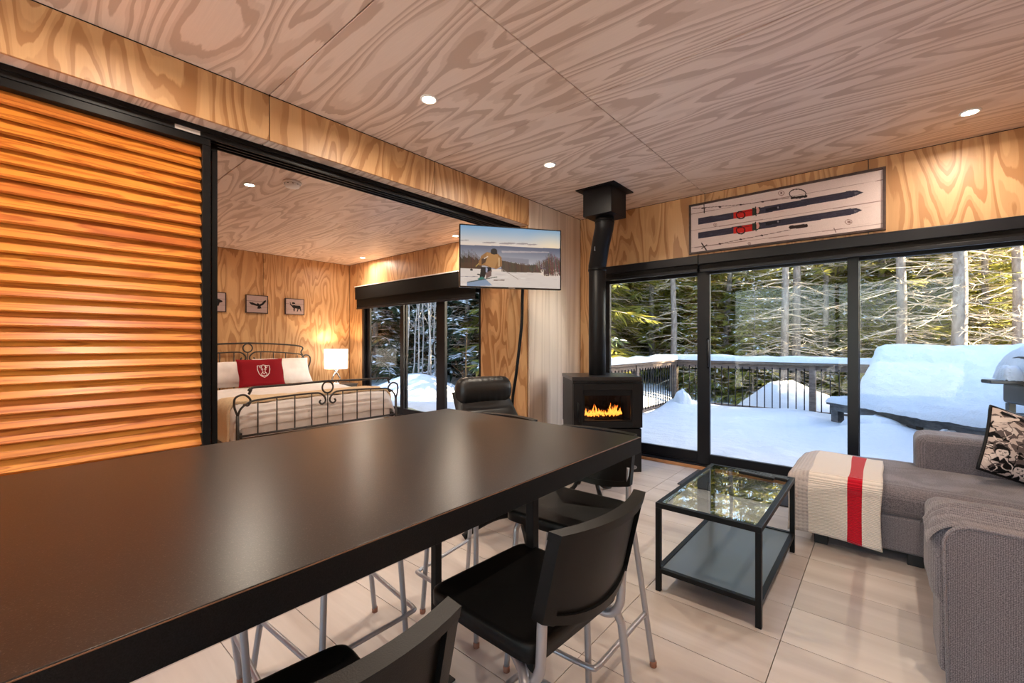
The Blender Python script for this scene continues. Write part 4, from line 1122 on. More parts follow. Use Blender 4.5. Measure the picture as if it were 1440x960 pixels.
def duvet(u, v):
    x = BX+.62+(BXF-.035-BX-.62)*u; a = 2*v-1
    s_ = a*1.16
    y = max(-.975, min(.975, s_)); drop = max(0, abs(s_)-.93)
    z = .585+.02*nz(x*2.2, s_*2.6)+.012*nz(x*6, s_*7, 3)
    if u > .93: z -= .22*((u-.93)/.07)**1.5
    z -= drop*1.55; y += math.copysign(.014*nz(x*5, z*8), a) if drop else 0
    return (x-off.x, y, z)
stf = m.grid(duvet, 60, 60).build('duvet', M['white_sheet'], None, smooth=True, solid=.02)
stf.location = off; tag(stf, 'white duvet spread over the iron bed', 'duvet')
m = MB()
def runner(u, v):
    x = -5.78+.46*u; a = 2*v-1; s_ = a*1.24; y = max(-.992, min(.992, s_)); drop = max(0, abs(s_)-.945)
    z = .617+.02*nz(x*2.2, s_*2.6)+.012*nz(x*9, s_*9, 3)+.015*math.sin(u*math.pi)
    z -= drop*1.5+.02*nz(x*12, s_*4)*(drop > 0)
    return (x-off.x, y+math.copysign(.02*abs(nz(x*14, z*5)), a)*(drop > 0), z)
rn = m.grid(runner, 24, 60).build('bed_runner', M['cream'], None, smooth=True, solid=.03)
rn.location = off; tag(rn, 'cream fleece blanket folded across the foot of the bed', 'blanket')
def bed_pillow(name, loc, w, h, d, tilt, rz, mat, label, group=None):
    t = empty(name, loc, rz, label, 'pillow', group)
    m, f = cushion_mesh(name, w, h, d, mat)
    Tm = Matrix.Rotation(tilt, 4, 'X')
    for i, v in enumerate(m.v):
        q = Vector((v[0]+.01*nz(v[2]*7, v[0]*5), v[1]+.012*nz(v[0]*8, v[2]*8), v[2]+h/2)); m.v[i] = tuple(Tm @ q)
    m.build('cover', M[mat], t, smooth=True); return t
# pillows face +x (towards the foot): local -y -> +x means rz = +90 deg
bed_pillow('bed_pillow', (-7.36, 2.06, .60), .86, .42, .22, math.radians(-28), math.pi/2, 'white_sheet', 'white bed pillow left of the red cushion', 'white bed pillows')
bed_pillow('bed_pillow', (-7.36, 3.02, .60), .86, .46, .22, math.radians(-28), math.pi/2, 'white_sheet', 'white bed pillow right of the red cushion', 'white bed pillows')
rcu = bed_pillow('red_cushion', (-7.05, 2.56, .615), .66, .42, .16, math.radians(-16), math.pi/2+.05, 'red', 'dark red cushion with a white deer crest on the bed')
rcu['category'] = 'cushion'
# crest: shield outline and stag head with antlers, raised print on the cushion face
def onc(a, b):
    w, h, d = .66, .42, .16
    A, B = a/(w/2), b/(h/2); e = max(0, (1-abs(A)**3.2)*(1-abs(B)**3.2)); q = Vector((a, -d/2*e**.55-.008, b+h/2)); return Matrix.Rotation(math.radians(-16), 4, 'X') @ q
cr = MB(); KS = .72
def stroke(pts, r=.0042): cr.tube([onc(a*KS, b*KS+.01) for a, b in pts], r, 5)
KS = .72
stroke([(-.115, .105), (-.06, .10), (0, .118), (.06, .10), (.115, .105), (.122, .03), (.10, -.06), (.06, -.11), (0, -.145), (-.06, -.11), (-.10, -.06), (-.122, .03), (-.115, .105)], .005)
for s_ in (-1, 1):
    stroke([(s_*.012, .02), (s_*.035, .05), (s_*.045, .09), (s_*.04, .11)]); stroke([(s_*.035, .05), (s_*.07, .065), (s_*.075, .10)]); stroke([(s_*.043, .075), (s_*.02, .09)])
    stroke([(s_*.012, .02), (s_*.05, .03), (s_*.02, -.01), (s_*.022, -.05), (0, -.075)]); stroke([(s_*.025, -.03), (s_*.055, -.07), (s_*.045, -.10), (0, -.115)])
cr.build('crest', M['white_print'], rcu, smooth=True)
# nightstand and table lamp
ns = empty('nightstand', (-7.55, 4.0, 0), 0, 'small dark wooden nightstand under the bedroom lamp', 'nightstand')
MB().box(-.22, .22, -.25, .25, .12, .50).build('body', M['darkwood'], ns, bevel=.004)
MB().box(-.23, .235, -.26, .26, .50, .525).build('top', M['darkwood'], ns, bevel=.004)
dd = MB().box(.221, .236, -.235, .235, .32, .485).build('drawer', M['darkwood'], ns, bevel=.003)
MB().lathe([(.012, 0), (.016, .018), (.001, .022)], 10, (0, 0, 0)).build('knob', M['chrome'], dd, smooth=True, loc=(.240, 0, .40))
for a in (-1, 1):
    for b in (-1, 1): MB().box(a*.19-.018, a*.19+.018, b*.22-.018, b*.22+.018, 0, .12).build('leg', M['darkwood'], ns)
lm = empty('table_lamp', (-7.53, 3.95, .525), 0, 'glowing white drum lamp with twisted chrome base beside the bed', 'lamp')
MB().lathe([(.09, 0), (.09, .012), (.02, .02)], 24).build('base', M['chrome'], lm, smooth=True)
for s_ in (-1, 1):
    MB().tube(spline([(0, s_*.02, .015), (0, s_*.075, .09), (0, s_*.015, .19), (0, -s_*.035, .255), (0, 0, .31)], 6), .014, 8).build('twisted_stem', M['chrome'], lm, smooth=True)
MB().lathe([(.195, .27), (.20, .62), (.197, .62), (.192, .27)], 36).build('shade', M['lampshade'], lm, smooth=True)
ld = bpy.data.lights.new('bulb', 'POINT'); ld.energy = 26; ld.color = (1, .66, .36); ld.shadow_soft_size = .06
lo = bpy.data.objects.new('bulb', ld); COL.objects.link(lo); lo.parent = lm; lo.location = (0, 0, .46)
# three small animal boards
def board(y0, y1, z0, z1, label, draw):
    t = empty('animal_board', (XF, (y0+y1)/2, (z0+z1)/2), math.pi/2, label, 'picture', 'small animal boards above the bed')
    w, h = (y1-y0)/2, (z1-z0)/2
    MB().box(-w, w, -.03, -.001, -h, h).build('board', M['picframe'], t, bevel=.003)
    c = Canvas(((0, 0), (100, 0), (100, 100), (0, 100)), 90, 84, (168, 146, 142))
    for i in range(30): c.line([(rr.uniform(0, 80), rr.uniform(0, 100)), (rr.uniform(40, 100), rr.uniform(0, 100))][:1]*1+[(rr.uniform(0, 100), rr.uniform(0, 100))], 1., (150, 126, 122), .35)
    for y in (33, 66): c.line([(0, y), (100, y)], 1.6, (110, 90, 86), .8)
    draw(c)
    c.ring(50, 50, 200, 200, 1, (0, 0, 0))
    for e_ in (((0, 0), (100, 0)), ((100, 0), (100, 100)), ((100, 100), (0, 100)), ((0, 100), (0, 0))): c.line(e_, 7, (40, 28, 26), .9)
    link_mesh(c.mesh('board_print', M['print'], lambda u, v: (-w+.004+(2*w-.008)*u, np.full_like(u, -.0308), h-.004-(2*h-.008)*v)), 'print', t)
B_ = (24, 18, 18)
def bird(c):
    c.poly([(12, 40), (30, 42), (48, 50), (54, 42), (60, 50), (70, 45), (82, 28), (92, 24), (90, 34), (78, 52), (66, 60), (70, 72), (58, 76), (50, 74), (54, 62), (40, 58), (24, 54)], B_)
def moose(c):
    c.poly([(28, 34), (36, 42), (44, 40), (60, 42), (76, 42), (82, 52), (82, 62), (84, 78), (80, 78), (76, 64), (70, 62), (64, 80), (60, 80), (64, 62), (50, 60), (48, 80), (43, 80), (42, 60), (36, 54), (32, 46), (22, 38)], B_)
    c.poly([(36, 34), (34, 24), (42, 22), (52, 26), (50, 32), (42, 34)], B_); c.line([(28, 34), (24, 22)], 3, B_)
def bear(c):
    c.poly([(12, 70), (14, 44), (30, 34), (56, 32), (74, 36), (86, 44), (84, 50), (74, 54), (70, 70), (62, 70), (60, 56), (34, 56), (28, 70)], B_)
board(2.585, 2.925, 1.745, 2.042, 'small square board with a flying bird silhouette above the bed', bird)
board(3.195, 3.525, 1.748, 2.03, 'small square board with a moose silhouette above the bed', moose)
board(1.975, 2.315, 1.74, 2.045, 'small square board with a bear silhouette, half hidden by louvered door', bear)
# ------------------------------------------------------------------ outside: ground, deck, snow
def gz(x, y):
    """height of the snowy ground outside"""
    d = max(0, y-9.2)
    h = -.45+.05*d+.22*nz(x*.30, y*.30)+.08*nz(x*.9, y*.9, 5)
    if x < -3.6: h += min(1, (-3.6-x)/1.5)*(.50-.02*max(0, y-6))
    h += 1.0*math.exp(-((x+1.55)/.85)**2-((y-9.7)/.8)**2)+.5*math.exp(-((x+.2)/.8)**2-((y-9.8)/.8)**2)+.45*math.exp(-((x+3.9)/.8)**2-((y-8.9)/1.6)**2)
    h += .55*math.exp(-((x+8.6)/1.2)**2-((y-6.6)/.8)**2)+.30*math.exp(-((x+10.8)/1.0)**2-((y-8.6)/.8)**2)
    return h
gm = MB()
def gfn(u, v):
    x = -34+u*62; y = 4.75+v**1.5*46; return (x, y, gz(x, y))
struct(gm.grid(gfn, 170, 110).build('ground', M['snow'], smooth=True), 'snowy ground outside the cabin')
struct(MB().box(-34, 28, -30, YF-.3, -.30, -.05).build('ground_behind', M['snow']), 'snowy ground behind the cabin')
deck = struct(MB().box(-3.1, 4.5, 4.75, 8.56, -.10, .0).build('floor_deck', M['deckwood']), 'wooden deck under the snow')
def dz(x, y):
    h = .105+.03*nz(x*.8, y*.8)+.012*nz(x*3, y*3, 2)+.035*max(0, (y-7.4)/1.1)**2*(.6+.8*nz(x*1.1, 4.))
    h += .10*math.exp(-((x+2.9)/.35)**2-((y-8.2)/.5)**2)+.05*math.exp(-((x+1.2)/.5)**2-((y-8.35)/.35)**2)
    h += .16*math.exp(-((x-.0)/.55)**2-((y-6.95)/.35)**2)
    return max(.02, h)
def dfn(u, v):
    x = -3.09+u*7.5; y = 4.735+v*3.80; e = min(1, min(u*7.5, (1-u)*7.5, v*3.8+.3, (1-v)*3.8)/.04)
    return (x, y, .002+(dz(x, y))*max(0, e))
ds = MB().grid(dfn, 190, 110).build('deck_snow', M['snow'], smooth=True)
tag(ds, 'smooth thick layer of snow lying on the deck', 'snow', None, 'stuff')

# railings: posts, beams and black balusters
RY, RX = 8.5, -3.10; RT = .94
def snow_strip(name, p, q, w, h, parent=None, ends=True):
    """pillow of snow lying along a beam from p to q"""
    p, q = Vector(p), Vector(q); L = (q-p).length; d = (q-p).normalized(); s_ = Vector((-d.y, d.x, 0)); m = MB(); nu = max(8, int(L/.06))
    def f(u, v):
        a = 2*v-1; e = min(1., min(u, 1-u)*L/.06)**.5 if ends else 1
        hh = h*(1+.35*nz(p.x+u*L*2.3, p.y*3+a*.8, 9))
        zz = hh*(max(0, 1-abs(a)**2.6))**.55*e
        ww = w*(1+.10*nz(p.x+u*L*3.1, 7.3+a))
        return p+d*(u*L)+s_*(a*ww/2)+Vector((0, 0, zz-.002))
    return m.grid(f, nu, 13).build(name, M['snow'], parent, smooth=True)
def rail(p, q, posts, label, n_b, zb):
    p, q = Vector((*p, 0)), Vector((*q, 0)); L = (q-p).length; d = (q-p).normalized(); rz = math.atan2(d.y, d.x)
    t = empty('deck_railing', p, rz, label, 'railing', None)
    MB().box(-.07, L+.07, -.075, .075, RT-.04, RT).build('cap_rail', M['deckwood'], t, bevel=.004)
    MB().box(0, L, -.022, .022, RT-.135, RT-.041).build('upper_beam', M['deckwood'], t, bevel=.003)
    MB().box(0, L, -.022, .022, .09, .16).build('lower_beam', M['deckwood'], t, bevel=.003)
    for s_ in posts: MB().box(s_-.045, s_+.045, -.045, .045, 0, RT-.041).build('post', M['deckwood'], t, bevel=.004)
    me = MB().tube([(0, 0, .14), (0, 0, RT-.10)], .0085, 8).mesh('baluster', M['black'], True)
    for i in range(n_b):
        s_ = (i+.5)*L/n_b
        if any(abs(s_-c) < .05 for c in posts): continue
        o = bpy.data.objects.new('baluster', me); COL.objects.link(o); o.parent = t; o.location = (s_, -.03, 0)
    return t
r1 = rail((RX, RY), (4.4, RY), [0, 2.21, 4.42, 6.6], 'weathered deck railing with black balusters along far deck edge', 66, .25)
r2_ = rail((RX, 4.85), (RX, RY-.08), [.06, 1.9], 'weathered deck railing with black balusters along the left deck side', 33, .25)
tag(snow_strip('rail_snow', (RX-.09, RY, RT), (4.45, RY, RT), .19, .10), 'cap of snow along the far deck railing', 'snow')
tag(snow_strip('rail_snow', (RX, 4.80, RT), (RX, RY+.05, RT), .20, .095), 'cap of snow along the left deck railing', 'snow')

# low timber bench with a deep sloping drift over it
A0, A1 = Vector((-.62, 7.90)), Vector((1.55, 5.75))     # front edge line of the seat
fd = (A1-A0).normalized(); bdv = Vector((-fd.y, fd.x))   # towards the back
if bdv.y < 0: bdv = -bdv
bn = empty('deck_bench', (A0.x, A0.y, 0), math.atan2(fd.y, fd.x), 'low grey timber deck bench mostly buried under a sloping snow drift', 'bench')
L = (A1-A0).length
MB().box(.0, L, 0, .10, .28, .36).build('front_beam', M['greywood'], bn, bevel=.005)
MB().box(.0, .10, .10, 1.2, .28, .36).build('end_beam', M['greywood'], bn, bevel=.005)
for k in range(6): MB().box(-.03, L+.02, -.03+.20*k, .15+.20*k, .361, .395).build('seat_plank', M['greywood'], bn, bevel=.004)
for s_ in (.06, 1.18, 2.3): MB().box(s_-.06, s_+.06, .02, .12, .0, .28).build('leg', M['greywood'], bn, bevel=.004)
for s_ in (.06, 1.18, 2.3): MB().box(s_-.06, s_+.06, 1.0, 1.1, .0, .28).build('leg', M['greywood'], bn, bevel=.004)
FL, FR, BL, BR = Vector((-.30, 7.34)), Vector((1.35, 5.98)), Vector((-.10, 8.36)), Vector((2.3, 8.30))
def drift(u, v):
    # u from the left side to the right, v from the front lip to the back crest
    p = (FL*(1-u)+FR*u)*(1-v)+(BL*(1-u)+BR*u)*v
    crest = 1.285+.02*nz(u*5, 3.1)+.20*max(0, u-.55)/.45
    z = .40+.12*min(1., v/.06)**.5+(crest-.52)*max(0, (v-.05)/.95)**.85
    if v > .9: z -= .06*((v-.9)/.1)**2
    s_, b = u*2.2, v*1.5
    z += .016*nz(s_*5, b*7)+.010*nz(s_*15, b*17)+.02*nz(s_*2, b*2)
    e = min(1., u/.05); z -= .10*(1-max(0, e)**.5)*v
    return (p.x+.04*nz(b*3, 1.)*max(0, 1-u*6), p.y+.03*nz(s_*4, .3)*max(0, 1-v*8), max(.38, z))
m = MB().grid(drift, 110, 80)
mixp = lambda p, q, k: tuple(p[i]*(1-k)+q[i]*k for i in range(3))
def low(p, dx, dy, z): return (p[0]+dx, p[1]+dy, z)
m.grid(lambda u, v: mixp(drift(u, 1), low(drift(u, 1), .05, .22, .12), v), 110, 6)
m.grid(lambda u, v: mixp(drift(0, v), low(drift(0, v), -.10*v, 0, .385 if v < .35 else .16), u), 8, 80)
tag(m.build('bench_snow_drift', M['snow'], smooth=True), 'deep sloping snow drift piled over the deck bench', 'snow')
bs = MB()
def bsf(u, v):
    s_ = -.04+u*.50; b = -.04+v*1.15; e = min(1, min(u, 1-u)*.5/.04, min(v, 1-v)*1.15/.04)
    p = A0+fd*s_+bdv*b; return (p.x, p.y, .393+.085*max(0, e)**.5+.012*nz(s_*6, b*6)*e)
tag(bs.grid(bsf, 24, 40).build('snow_patch', M['snow'], smooth=True), 'thin cap of snow on the bare left end of the bench', 'snow')
# snow lump in front of the bench
def lump(name, c, r, label, seed):
    m = MB(); 
    def f(u, v):
        a = 2*math.pi*u; k = v*math.pi/2; q = 1+.22*nz(math.cos(a)*1.5+seed, math.sin(a)*1.5, k)
        return (c[0]+r[0]*q*math.cos(a)*math.cos(k), c[1]+r[1]*q*math.sin(a)*math.cos(k), c[2]+r[2]*q*math.sin(k))
    return tag(m.grid(f, 40, 16).build(name, M['snow'], smooth=True), label, 'snow')
lump('snow_heap', (-.10, 7.12, .10), (.40, .26, .24), 'rounded heap of snow against the bench front', 1.)
lump('snow_heap', (.52, 6.72, .08), (.20, .16, .22), 'small heap of snow under the bench front beam', 4.)
lump('snow_heap', (-2.80, 8.05, .10), (.17, .15, .30), 'small heap of snow beside the railing corner', 8.)

# grill under snow at the right edge of the view
gq = empty('snowy_grill', (1.22, 6.15, .09), math.radians(20), 'snow-capped black grill with side shelf at the right edge of the deck', 'grill')
MB().box(-.30, .45, -.25, .25, .60, .80).build('firebox', M['greybbq'], gq, bevel=.03)
m = MB()
def lid(u, v):
    a = math.pi*v; x = -.30+.75*u; return (x, -.26*math.cos(a), .80+.24*math.sin(a)**.8)
m.grid(lid, 20, 16).build('lid', M['greybbq'], gq, smooth=True, solid=.02)
MB().box(-.56, -.32, -.10, .04, .80, .835).build('side_shelf', M['greybbq'], gq, bevel=.01)
for (a, b) in ((-.26, -.2), (-.26, .2), (.40, -.2), (.40, .2)): MB().box(a-.025, a+.025, b-.025, b+.025, 0, .60).build('leg', M['greybbq'], gq)
MB().box(-.28, .42, -.22, .22, .20, .24).build('bottom_shelf', M['greybbq'], gq, bevel=.01)
MB().box(-.62, -.34, -.34, -.20, .52, .56).build('tool_tray', M['greybbq'], gq, bevel=.01)
for k in range(3): MB().lathe([(.024, 0), (.022, .03), (.001, .034)], 12).build('knob', M['greybbq'], gq, smooth=True, loc=(-.15+.2*k, -.25, .70)).rotation_euler = (math.pi/2, 0, 0)
MB().box(-.29, -.12, -.30, -.16, .985, 1.07).build('red_grip', M['redplastic'], gq, bevel=.02, seg=3)
def gl_snow(u, v):
    a, b = 2*u-1, 2*v-1; e = max(0, (1-abs(a)**4)*(1-abs(b)**4))**.5
    return (.08+a*.42, .03+b*.30, .93+.26*e+.03*nz(a*3, b*3, 2)+(-.10*(1-e)))
c_ = MB().grid(gl_snow, 30, 24).build('grill_snow', M['snow'], smooth=True); c_.location = (1.22, 6.15, .09); c_.rotation_euler = (0, 0, math.radians(20))
tag(c_, 'thick snow cap on the black grill lid', 'snow')
def gs2(u, v):
    a, b = 2*u-1, 2*v-1; e = max(0, (1-abs(a)**4)*(1-abs(b)**4))**.5
    return (-.39+a*.07, -.03+b*.07, .833+.13*e+.02*nz(a*3, b*3, 7))
c_ = MB().grid(gs2, 20, 20).build('shelf_snow', M['snow'], smooth=True); c_.location = (1.22, 6.15, .09); c_.rotation_euler = (0, 0, math.radians(20))
tag(c_, 'lump of snow on the grill side shelf', 'snow')
tag(MB().box(1.62, 1.74, 7.0, 7.12, 0, 1.75).build('deck_post', M['deckwood'], bevel=.006), 'upright brown wooden post behind the grill', 'post')

# ------------------------------------------------------------------ trees
def needle_branch(fol, stems, snow, base, ang, L, r0, droop, R, dens, leafw, snowy, full=1.):
    """one spruce bough: drooping stem with flat sprays of narrow needle twigs"""
    ca, sa_ = math.cos(ang), math.sin(ang); d = Vector((ca, sa_, 0)); s_ = Vector((-sa_, ca, 0)); pts = []
    n = 6
    for i in range(n+1):
        t = i/n; pts.append(base+d*(L*t)+Vector((0, 0, L*(.10*t-droop*t*t)))+s_*(L*.05*math.sin(t*5+ang*3)))
    stems.tube(pts, [r0*(1-.8*i/n) for i in range(n+1)], 3, caps=False)
    k = int(dens*L)
    for j in range(k):
        t = R.uniform(1-full, 1)**.8; q = t*n; i = min(n-1, int(q)); p = pts[i].lerp(pts[i+1], q-i)
        sd = R.choice((-1, 1)); l_ = L*(.42*(1-t)+.16)*R.uniform(.5, 1.15)
        dr = (d*R.uniform(.35, .9)+s_*sd*R.uniform(.3, 1.)+Vector((0, 0, R.uniform(-.55, .10)))).normalized()
        up = Vector((R.uniform(-.4, .4), R.uniform(-.4, .4), 1)).normalized(); w = dr.cross(up).normalized()*leafw*R.uniform(.6, 1.3)
        a = p+dr*l_*.5; b = p+dr*l_-Vector((0, 0, .06*l_)); kz = Vector((0, 0, leafw*.7))
        fol.add([p, a+w, b, a-w-kz], [(0, 1, 2), (0, 2, 3)])
        if snowy and R.random() < snowy:
            m_ = a+Vector((0, 0, .02)); ww = w*R.uniform(1.1, 1.8); ll = dr*l_*R.uniform(.18, .35); hh = Vector((0, 0, leafw*R.uniform(.5, 1.1)))
            snow.add([m_-ll-ww*.5, m_+ll-ww*.6, m_+ll*.8+ww, m_-ll*.9+ww*.8, m_+hh], [(0, 1, 4), (1, 2, 4), (2, 3, 4), (3, 0, 4), (3, 2, 1, 0)])
def dead_branch(mb, base, ang, L, r0, R, tw=5):
    ca, sa_ = math.cos(ang), math.sin(ang); d = Vector((ca, sa_, 0)); s_ = Vector((-sa_, ca, 0)); n = 6; pts = []
    lift = R.uniform(-.30, .22); bend = R.uniform(-.25, .25)
    for i in range(n+1):
        t = i/n; pts.append(base+d*(L*t)+Vector((0, 0, L*(lift*t-.28*t*t+.16*t**3)))+s_*(bend*L*t*t)+Vector((R.uniform(-1, 1), R.uniform(-1, 1), R.uniform(-1, 1)))*.012*L)
    mb.tube(pts, [max(.003, r0*(1-.85*i/n)) for i in range(n+1)], 4, caps=False)
    for j in range(tw):
        t = R.uniform(.25, .98); q = t*n; i = min(n-1, int(q)); p = pts[i].lerp(pts[i+1], q-i); sd = R.choice((-1, 1)); l_ = L*R.uniform(.12, .42)
        dr = (d*R.uniform(.3, .8)+s_*sd*R.uniform(.3, .9)+Vector((0, 0, R.uniform(-.5, .35)))).normalized()
        mid = p+dr*l_*.5+Vector((0, 0, -.05*l_)); e_ = p+dr*l_+Vector((0, 0, R.uniform(-.2, .15)*l_))
        mb.tube([p, mid, e_], [max(.0028, r0*.42), .0032, .0018], 3, caps=False)
def make_spruce(name, seed, H, kind, fol_mat, rad=1.9, z0=.5, nb=110, dens=30, leafw=.030, snowy=.05, dead=26, deadz=4.5, tr=.11, bark_='trunk', full=.85):
    R = random.Random(seed); t = empty(name, (0, 0, 0))
    bend = [R.uniform(-.12, .12) for _ in range(4)]
    tp = [(bend[0]*math.sin(k*.9), bend[1]*math.sin(k*.7), -.5+(H+.5)*k/9) for k in range(10)]
    def axis(z): q = max(0, min(8.999, (z+.5)/(H+.5)*9)); i = int(q); return Vector(tp[i]).lerp(Vector(tp[i+1]), q-i)
    MB().tube(tp, [tr*(1.12 if k == 0 else 1)*(1-.92*k/9) for k in range(10)], 9).build('trunk', M[bark_], t, smooth=True)
    fol, stems, snow, deadm = MB(), MB(), MB(), MB()
    for i in range(nb):
        q = (i+R.random())/nb; z = z0+(H-.15-z0)*q
        L = rad*(1-((z-z0*.3)/(H-z0*.3)))**.75*R.uniform(.7, 1.12)+.12
        needle_branch(fol, stems, snow, axis(z), i*2.39996+R.uniform(-.3, .3), L, .010+.006*L, R.uniform(.12, .36), R, dens, leafw, snowy, full)
    for i in range(dead):
        z = R.uniform(.3, deadz); dead_branch(deadm, axis(z), R.uniform(0, 6.283), R.uniform(.5, 1.7)*(rad/1.9), R.uniform(.007, .016), R, R.randint(4, 9))
    if fol.v: stuff(fol.build('foliage', M[fol_mat], t)); stuff(stems.build('boughs', M['deadwood'], t))
    if snow.v: stuff(snow.build('snow_clumps', M['snow'], t))
    if deadm.v: stuff(deadm.build('dead_branches', M['deadwood'], t))
    return t
PR = {}
PR['full1'] = make_spruce('spruce_tree', 1, 10.5, 'full', 'needles', 2.1, .35, 150, 34, .034, .022, 14, 2.5, .12)
PR['full2'] = make_spruce('spruce_tree', 2, 9.0, 'full', 'needles', 1.9, .8, 120, 34, .032, .022, 26, 3.5, .11)
PR['full3'] = make_spruce('spruce_tree', 3, 11.5, 'full', 'needles', 2.2, 1.6, 120, 32, .034, .022, 44, 4.5, .13)
PR['bare1'] = make_spruce('bare_trunk_spruce', 4, 12.5, 'bare', 'needles', 1.7, 4.6, 60, 26, .034, .03, 120, 6.0, .105)
PR['bare2'] = make_spruce('bare_trunk_spruce', 5, 12.0, 'bare', 'needles', 1.5, 3.2, 60, 26, .032, .03, 130, 5.5, .09)
PR['bare3'] = make_spruce('bare_trunk_spruce', 6, 12.0, 'bare', 'needles', 1.5, 5.2, 45, 24, .034, .0, 100, 6.5, .12)
PR['cool1'] = make_spruce('shaded_spruce_tree', 7, 9.5, 'full', 'needles_shade', 2.2, .3, 130, 36, .036, .22, 8, 2.0, .12)
PR['cool2'] = make_spruce('shaded_spruce_tree', 8, 8.0, 'full', 'needles_shade', 2.0, .3, 110, 36, .036, .30, 20, 2.5, .10)
PR['young'] = make_spruce('young_spruce', 9, 4.2, 'full', 'needles', 1.35, .15, 80, 44, .026, .10, 6, 1.0, .05)
def make_birch(seed, H):
    R = random.Random(seed); t = empty('birch_sapling', (0, 0, 0)); m = MB()
    x = R.uniform(-.25, .25); y = R.uniform(-.2, .2)
    pts = [(x*(k/6)**1.3+R.uniform(-.03, .03), y*(k/6)**1.3+R.uniform(-.03, .03), -.3+H*k/6) for k in range(7)]
    MB().tube(pts, [  .024*(1-.8*k/6) for k in range(7)], 6).build('trunk', M['birch'], t, smooth=True)
    for i in range(26):
        k = R.uniform(1.4, 6); i0 = min(5, int(k)); p = Vector(pts[i0]).lerp(Vector(pts[i0+1]), k-i0); a = R.uniform(0, 6.28); l_ = R.uniform(.25, .9)
        d = Vector((math.cos(a)*.55, math.sin(a)*.55, R.uniform(.6, 1.))).normalized()
        m.tube([p, p+d*l_*.5, p+d*l_+Vector((0, 0, .04))], [.008, .006, .002], 3, caps=False)
        for j in range(3):
            q = p+d*l_*R.uniform(.3, .9); d2 = (d+Vector((R.uniform(-.8, .8), R.uniform(-.8, .8), R.uniform(-.2, .5)))).normalized()
            m.tube([q, q+d2*l_*.4], [.004, .0015], 3, caps=False)
    stuff(m.build('twigs', M['birch'], t)); return t
PR['birch1'] = make_birch(1, 5.2); PR['birch2'] = make_birch(2, 4.6); PR['birch3'] = make_birch(3, 5.8)
used = set()
def plant(k, x, y, rz, sc, label, group=None, cat='tree', dzz=-.05):
    p = PR[k]; loc = (x, y, gz(x, y)+dzz)
    if k not in used:
        used.add(k); p.location = loc; p.rotation_euler = (0, 0, rz); p.scale = (sc,)*3; tag(p, label, cat, group); return p
    t = dup(p, loc, rz, (sc,)*3, label); t['category'] = cat
    if group: t['group'] = group
    elif 'group' in t: del t['group']
    return t
# ray helper: a spot on the ground at distance r from the viewer in the direction of picture column u
def spot(u, r):
    a = math.radians(40.44); c = (u-720)/616.; fx, fy = -math.sin(a)+c*math.cos(a), math.cos(a)+c*math.sin(a); n = math.hypot(fx, fy); return fx/n*r, fy/n*r
R = random.Random(21)
# single trees that the picture shows clearly
S = [('bare1', 1102, 12.4, .95, 'slim pale trunk behind the railing, left of the pair between the door stiles'),
     ('bare3', 1118, 12.9, .95, 'taller pale trunk just right of its slim neighbour behind the railing'),
     ('bare2', 1160, 13.6, .9, 'grey trunk behind the railing left of the right door stile'),
     ('bare1', 1262, 12.6, 1.05, 'grey straight trunk rising behind the left end of the snow drift'),
     ('bare2', 1283, 14.6, .8, 'thin grey trunk right of the straight grey one behind the drift'),
     ('bare3', 1340, 12.2, 1.15, 'thick sunlit trunk right of centre behind the snow drift'),
     ('bare2', 1381, 14.2, .9, 'slender sunlit trunk right of the thick sunlit one'),
     ('bare1', 1428, 13.0, 1.0, 'sunlit trunk at the right edge of the window view'),
     ('bare2', 866, 13.2, .9, 'pale thin trunk beside the stove pipe'),
     ('bare1', 883, 14.6, .8, 'crooked pale trunk second from the stove pipe'),
     ('bare3', 944, 12.4, .8, 'grey trunk behind the railing corner'),
     ('full1', 918, 14.0, .85, 'snow-laden leaning spruce left of the railing corner'),
     ('full2', 1024, 14.0, .95, 'green spruce just right of the main door stile'),
     ('full1', 1180, 15.0, .9, 'bright green spruce behind the right door stile'),
     ('full3', 1240, 14.4, .9, 'yellow-green spruce behind the straight grey trunk'),
     ('full2', 1305, 14.6, .9, 'sunlit spruce left of the thick sunlit trunk'),
     ('full1', 1375, 15.4, .9, 'backlit spruce right of the thick sunlit trunk'),
     ('cool1', 531, 14.0, .85, 'dark snowy spruce in the left pane of the bedroom door'),
     ('cool2', 655, 13.0, 1.0, 'dark snowy spruce in the right pane of the bedroom door'),
     ('cool1', 690, 15.5, .9, 'dark snowy spruce half hidden behind the orange wall panel')]
for i, (k, u, r, sc, lab) in enumerate(S):
    x, y = spot(u, r); plant(k, x, y, R.uniform(0, 6.28), sc, lab)
for i, (u, r) in enumerate(((572, 11.2), (580, 11.9), (588, 11.0), (594, 12.0), (601, 11.5), (606, 10.8), (612, 11.8))):
    x, y = spot(u, r); plant(('birch1', 'birch2', 'birch3')[i % 3], x, y, R.uniform(0, 6.28), R.uniform(.9, 1.15), 'thin bare birch sapling in the clump seen through the middle pane of the bedroom door', 'bare birch clump outside the bedroom')
